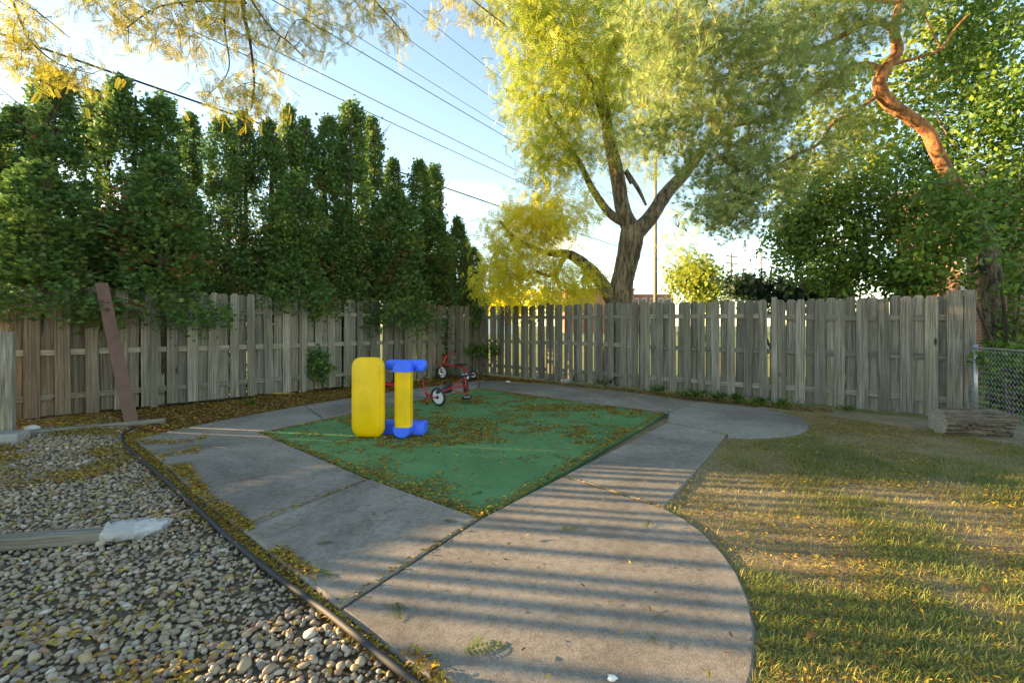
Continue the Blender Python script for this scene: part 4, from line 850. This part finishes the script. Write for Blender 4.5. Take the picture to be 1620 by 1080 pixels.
# orange-brown litter between the left fence and the concrete strip, and round the concrete's outer edge
strip = [tuple(LF0[:2]), tuple(CORNER[:2])] + PX([(800, 597), (885, 607), (760, 600), (620, 618), (482, 639), (330, 667), (205, 694)], 0) + [tuple(EDGE[0][:2])]
x, y = sample(strip, 330000, 5, 13.2, 1.0, -9, 2); pn_ = vnoise(x, y, 2.2, 21); k = rng.random(len(x)) < .5+.5*pn_
litter('fence_litter', x[k][:60000], y[k][:60000], -.010, .05, M['litter_brown'], 'brown and orange leaves heaped along the left fence foot')
wedge = [tuple(p[:2]) for p in EDGE[1:12]] + PX([(690, 1072), (545, 960), (392, 836), (330, 790), (300, 745), (330, 690), (215, 690)], 0)
x, y = sample(wedge, 420000, 1.2, 6.8, 1.6, -6, .5); onc = np.zeros(len(x), bool)
for s in SLABS: onc |= inpoly(x, y, s)
k = rng.random(len(x)) < np.where(onc, np.clip((vnoise(x, y, 3, 5)-.36)*2.6, 0, 1), .9); x, y, onc = x[k], y[k], onc[k]
litter('edge_litter', x, y, np.where(onc, ZC+.006, .03), .030, M['litter'], 'yellow leaves gathered along the concrete beside the edging tube')
# litter among the pebbles, more towards the fence
x, y = sample(GRAVEL_POLY, 210000, 1.3, 7.4, 1.5, -9, .5); pn_ = vnoise(x, y, 2.4, 31); k = rng.random(len(x)) < np.clip((pn_-.40)*1.8, .05, 1)*np.clip(.75+(y-3.0)*.5, .7, 2.4); x, y = x[k], y[k]
litter('gravel_litter', x, y, .024, .034, M['litter'], 'leaves lying among the pebbles')
# litter on the lawn and in the joints
x, y = sample(LAWN, 230000, 1.4, 7.6, 1.5, .5, 8); pn_ = vnoise(x, y, 2.0, 41); k = rng.random(len(x)) < np.clip((pn_-.30)*1.0, .05, 1) + np.clip((y-4.2)*.4, 0, .7); x, y = x[k], y[k]
litter('lawn_litter', x, y, ZL+.012, .021, M['litter'], 'yellow leaflets scattered over the lawn')
rb = [tuple(CORNER[:2])] + PX([(885, 608), (985, 618), (1100, 633), (1200, 643), (1300, 655)], 0) + [tuple((RF1 + Vector((-1.2, 1, 0)))[:2])]
x, y = sample(rb, 60000, 6, 13, 1, -1, 6); litter('back_litter', x, y, -.01, .045, M['litter_brown'], 'brown leaves between the back fence and the concrete')
jx, jy = [], []
for a_, b_ in (((370, 835), (585, 757)), ((525, 962), (759, 819)), ((890, 752), (1052, 803)), ((410, 683), (585, 757)), ((585, 757), (759, 819)), ((1055, 668), (1150, 687))):
    p, q = gnd(*a_, ZC), gnd(*b_, ZC); t = rng.random(int((q-p).length*170)); jx.append(p.x+(q.x-p.x)*t+rng.normal(0, .012, len(t))); jy.append(p.y+(q.y-p.y)*t+rng.normal(0, .012, len(t)))
litter('joint_litter', np.concatenate(jx), np.concatenate(jy), ZC-.006, .024, M['litter'], 'tiny leaflets caught in the concrete joints')
x = rng.uniform(-4, 3, 1500); y = rng.uniform(1.5, 11, 1500); on = np.zeros(len(x), bool)
for s in SLABS: on |= inpoly(x, y, s)
litter('slab_litter', x[on][:420], y[on][:420], ZC+.006, .028, M['litter'], 'stray leaflets lying on the concrete')
# single locust leaf sprigs on the concrete
sg = [(890, 838, .16, 'green leaf sprig on concrete right of the carpet tip'), (1025, 822, .12, 'yellow leaf sprig on concrete near the path joint and lawn'), (735, 1032, .20, 'largest leaf sprig, at the bottom of the concrete'), (624, 952, .15, 'leaf sprig on concrete just right of the slanting joint'), (528, 908, .14, 'leaf sprig on the left slab near its lower corner'), (525, 855, .10, 'yellow leaf lying alone on the left slab'), (1029, 1004, .07, 'small green leaf on the striped concrete near the lawn'), (760, 776, .13, 'pale leaf sprig on the carpet near its tip'), (700, 822, .12, 'leaf sprig on the slab left of the carpet tip')]
for x, y, s, lab in sg:
    z = ZC + .012 if lab.find('carpet near') < 0 else ZK + .015; a_ = random.uniform(0, 6.28)
    me = scatter('leaf_sprig', np.zeros((2, 3)), np.array([[math.cos(a_), math.sin(a_), .05], [math.cos(a_+.6), math.sin(a_+.6), .08]]), np.array([[0, 0, 1.], [0, .2, 1.]]), np.array([s*.8, s*.55]), PIN7[0], PIN7[1], M['weed']); o = link('leaf_sprig', me); o.location = gnd(x, y, z); tag(o, lab, 'leaf', 'fallen sprigs')
def rock(name, x, y, s, mat, lab, z=0):
    v, f = ico(2); v = v*(1+.18*np.sin(v@rng.normal(0, 2.5, 3)))[:, None]*np.array([1.2, .9, .6])*s; o = link(name, npmesh(name, v, [f], None, mat, True)); o.location = gnd(x, y, z) + Vector((0, 0, s*.45)); tag(o, lab, 'stone')
rock('white_stone', 969, 1074, .016, M['white'], 'tiny white stone on the concrete at the bottom edge', ZC); rock('pale_stone', 52, 681, .07, M['stone'], 'flat pale stone near the foot of the short post'); rock('white_stone', 803, 606, .06, M['stone'], 'pale stone on leaves by the back fence near the corner'); rock('grey_stone', 896, 606, .11, M['block'], 'grey stone at the foot of the back fence')
dl_ = ([(0, 0, 0), (.25, .2, .25), (.7, .16, .22), (1, 0, .05), (.65, -.2, .18), (.3, -.16, .1)], [(0, 1, 5), (1, 2, 4, 5), (2, 3, 4)])
for x, y, s, lab in ((1553, 945, .09, 'large curled tan leaf on the lawn at right'), (1325, 941, .06, 'small tan leaf on the lawn near the concrete curve'), (1275, 1020, .08, 'tan leaf on straw beside the concrete edge at bottom')):
    o = link('dry_leaf', scatter('dry_leaf', np.zeros((1, 3)), np.array([[1, .3, .15]]), np.array([[0, -.4, 1.]]), np.array([s*.75]), dl_[0], dl_[1], M['litter_brown'], np.array([.3]))); o.location = gnd(x, y, ZL) + Vector((0, 0, .03)); tag(o, lab, 'leaf', 'dry leaves on the lawn')

# ------------------------------------------------------------ brick house behind the trees at right
HD = 12.0; hx0 = (1418-810)/F*HD; hs_ = empty('brick_house', (hx0, HD, 0), -.72); tag(hs_, 'brick house half hidden by foliage at the right', 'house')
MB().box((5, 4, 2.35), (10, 8, 4.75)).build('wall', M['brick'], hs_)
rf = MB().add([(-.4, -.5, 4.7), (10.5, -.5, 4.7), (10.5, 8.5, 4.7), (-.4, 8.5, 4.7), (3.6, 4, 6.3), (10.5, 4, 6.3)], [(0, 1, 5, 4), (2, 3, 4, 5), (0, 4, 3), (1, 2, 5), (0, 3, 2, 1)]).build('roof', M['roof'], hs_)
MB().box((5, -.56, 4.66), (11, .12, .14)).build('gutter', M['white'], rf)
for k in range(4): MB().box((5, -.48 + k*.11, 4.62 - k*.006), (10.9, .09, .02)).build('soffit_board', M['white'], rf)
MB().box((1.25, -.06, 2.3), (.10, .08, 4.6)).build('downspout', M['white'], hs_)
for wx in (3.4, 6.2):
    w_ = MB().box((wx, -.01, 2.7), (1.2, .08, 1.4)).build('window', M['white'], hs_)
    for sx_ in (-.28, .28): MB().box((wx + sx_, -.035, 2.7), (.5, .05, 1.25)).build('pane', M['glass'], w_)
# ------------------------------------------------------------ far things
FB = 85.; x0, x1 = (897-810)/F*FB, (1003-810)/F*FB; zt = at(0, 459, FB).z; fb = empty('far_brick_building', (x0, FB, 0)); tag(fb, 'long low red brick building far behind the locust trunk', 'building')
MB().box(((x1-x0)/2, 6, zt/2), (x1-x0, 12, zt)).build('wall', M['farbrick'], fb); MB().box(((x1-x0)/2, 6, zt+.15), (x1-x0+.4, 12.4, .3)).build('parapet', M['farbrick'], fb)
w0 = x1-x0+.02; MB().box((w0+4, 8, (zt-.6)/2), (8, 12, zt-.6)).build('wing', M['farbrick'], fb)
for k in range(5):
    for z in (zt-2.2, zt-5.4):
        w_ = MB().box((w0+.9+k*1.55, 1.98, z), (.95, .1, 1.7)).build('window', M['white'], fb); MB().box((w0+.9+k*1.55, 1.92, z), (.8, .06, 1.5)).build('pane', M['glass'], w_)
pb = empty('pale_building', ((775-810)/F*70, 70, 0)); tag(pb, 'pale far building glimpsed right of the last arborvitae', 'building'); zt = at(0, 462, 70).z
MB().box((1.6, 3, zt/2), (5.5, 6, zt)).build('wall', M['white'], pb)
for k in range(3): MB().box((-.2+k*1.7, -.02, zt-1.5), (.8, .1, 1.6)).build('window', M['glass'], pb)
def pole(x, ytop, d, arms, lab, r=.14):
    p = Vector(((x-810)/F*d, d, 0)); o = empty('utility_pole', p); tag(o, lab, 'pole', 'utility poles'); zt = at(x, ytop, d).z
    MB().tube([(0, 0, 0), (0, 0, zt)], [r*1.2, r*.8], 10).build('shaft', M['polewood'], o, True)
    for k in range(arms): MB().box((0, -.12, zt-.5-k*.9), (2.4, .1, .12), .5).build('crossarm', M['polewood'], o)
    return p, zt
P1, z1 = pole(1157, 400, 61, 2, 'tall utility pole beyond the fence, left one of the far pair'); pole(1205, 393, 66, 1, 'tall utility pole beyond the fence, right one of the far pair'); pole(1037, 240, 26, 0, 'slim pole close behind the locust trunk', .10)
wires = [((95, 78), 6.0, 447, .021, 'thick black cable crossing above the left arborvitae tips'), ((441, 0), 9.2, 420, .012, 'steep wire entering the top edge left of centre'), ((326, 20), 8.6, 432, .012, 'wire through the hanging yellow branch, upper of a close pair'), ((363, 70), 8.2, 436, .012, 'wire below the hanging yellow branch, lower of a close pair'), ((549, 42), 9.2, 418, .008, 'thin wire just above the steep main wire'), ((605, 28), 9.4, 412, .008, 'thin faint wire second from the top right'), ((644, 0), 9.6, 408, .008, 'topmost thin wire entering above the sky gap'), ((741, 370), 6.0, 455, .012, 'low wire passing behind the yellow low limb')]
for (xa, ya), ha, ye, r, lab in wires:
    d = (ha-CAM_H)*F/(HOR-ya); a_ = at(xa, ya, d); b_ = at(1157, ye, 61.); a2 = a_ + (a_-b_).normalized()*9; q = []
    for t in np.linspace(0, 1, 15): p = a2.lerp(b_, t); p.z -= .6*4*t*(1-t)*(0 if d > 15 else .35); q.append(p)
    tag(MB().tube(q, r, 6).build('power_line', M['wire'], None, True), lab, 'wire', 'overhead wires')
shrub('far_tree', 'bright yellow-green rounded tree beyond the back fence', [(1105, 448, 24, 48, 34, 1.6), (1095, 430, 24, 28, 22, 1), (1130, 462, 24, 45, 18, 1.2)], (80, 34, 34), 26, .22, M['far_green'], 1105, 24, .30, cat='tree')
shrub('far_shrub', 'yellow-green hedge mass beyond the fence below the low limb', [(830, 475, 22, 70, 18, 1.2)], (50,), 24, .28, M['locust_yellow'], 830, 22, .28)
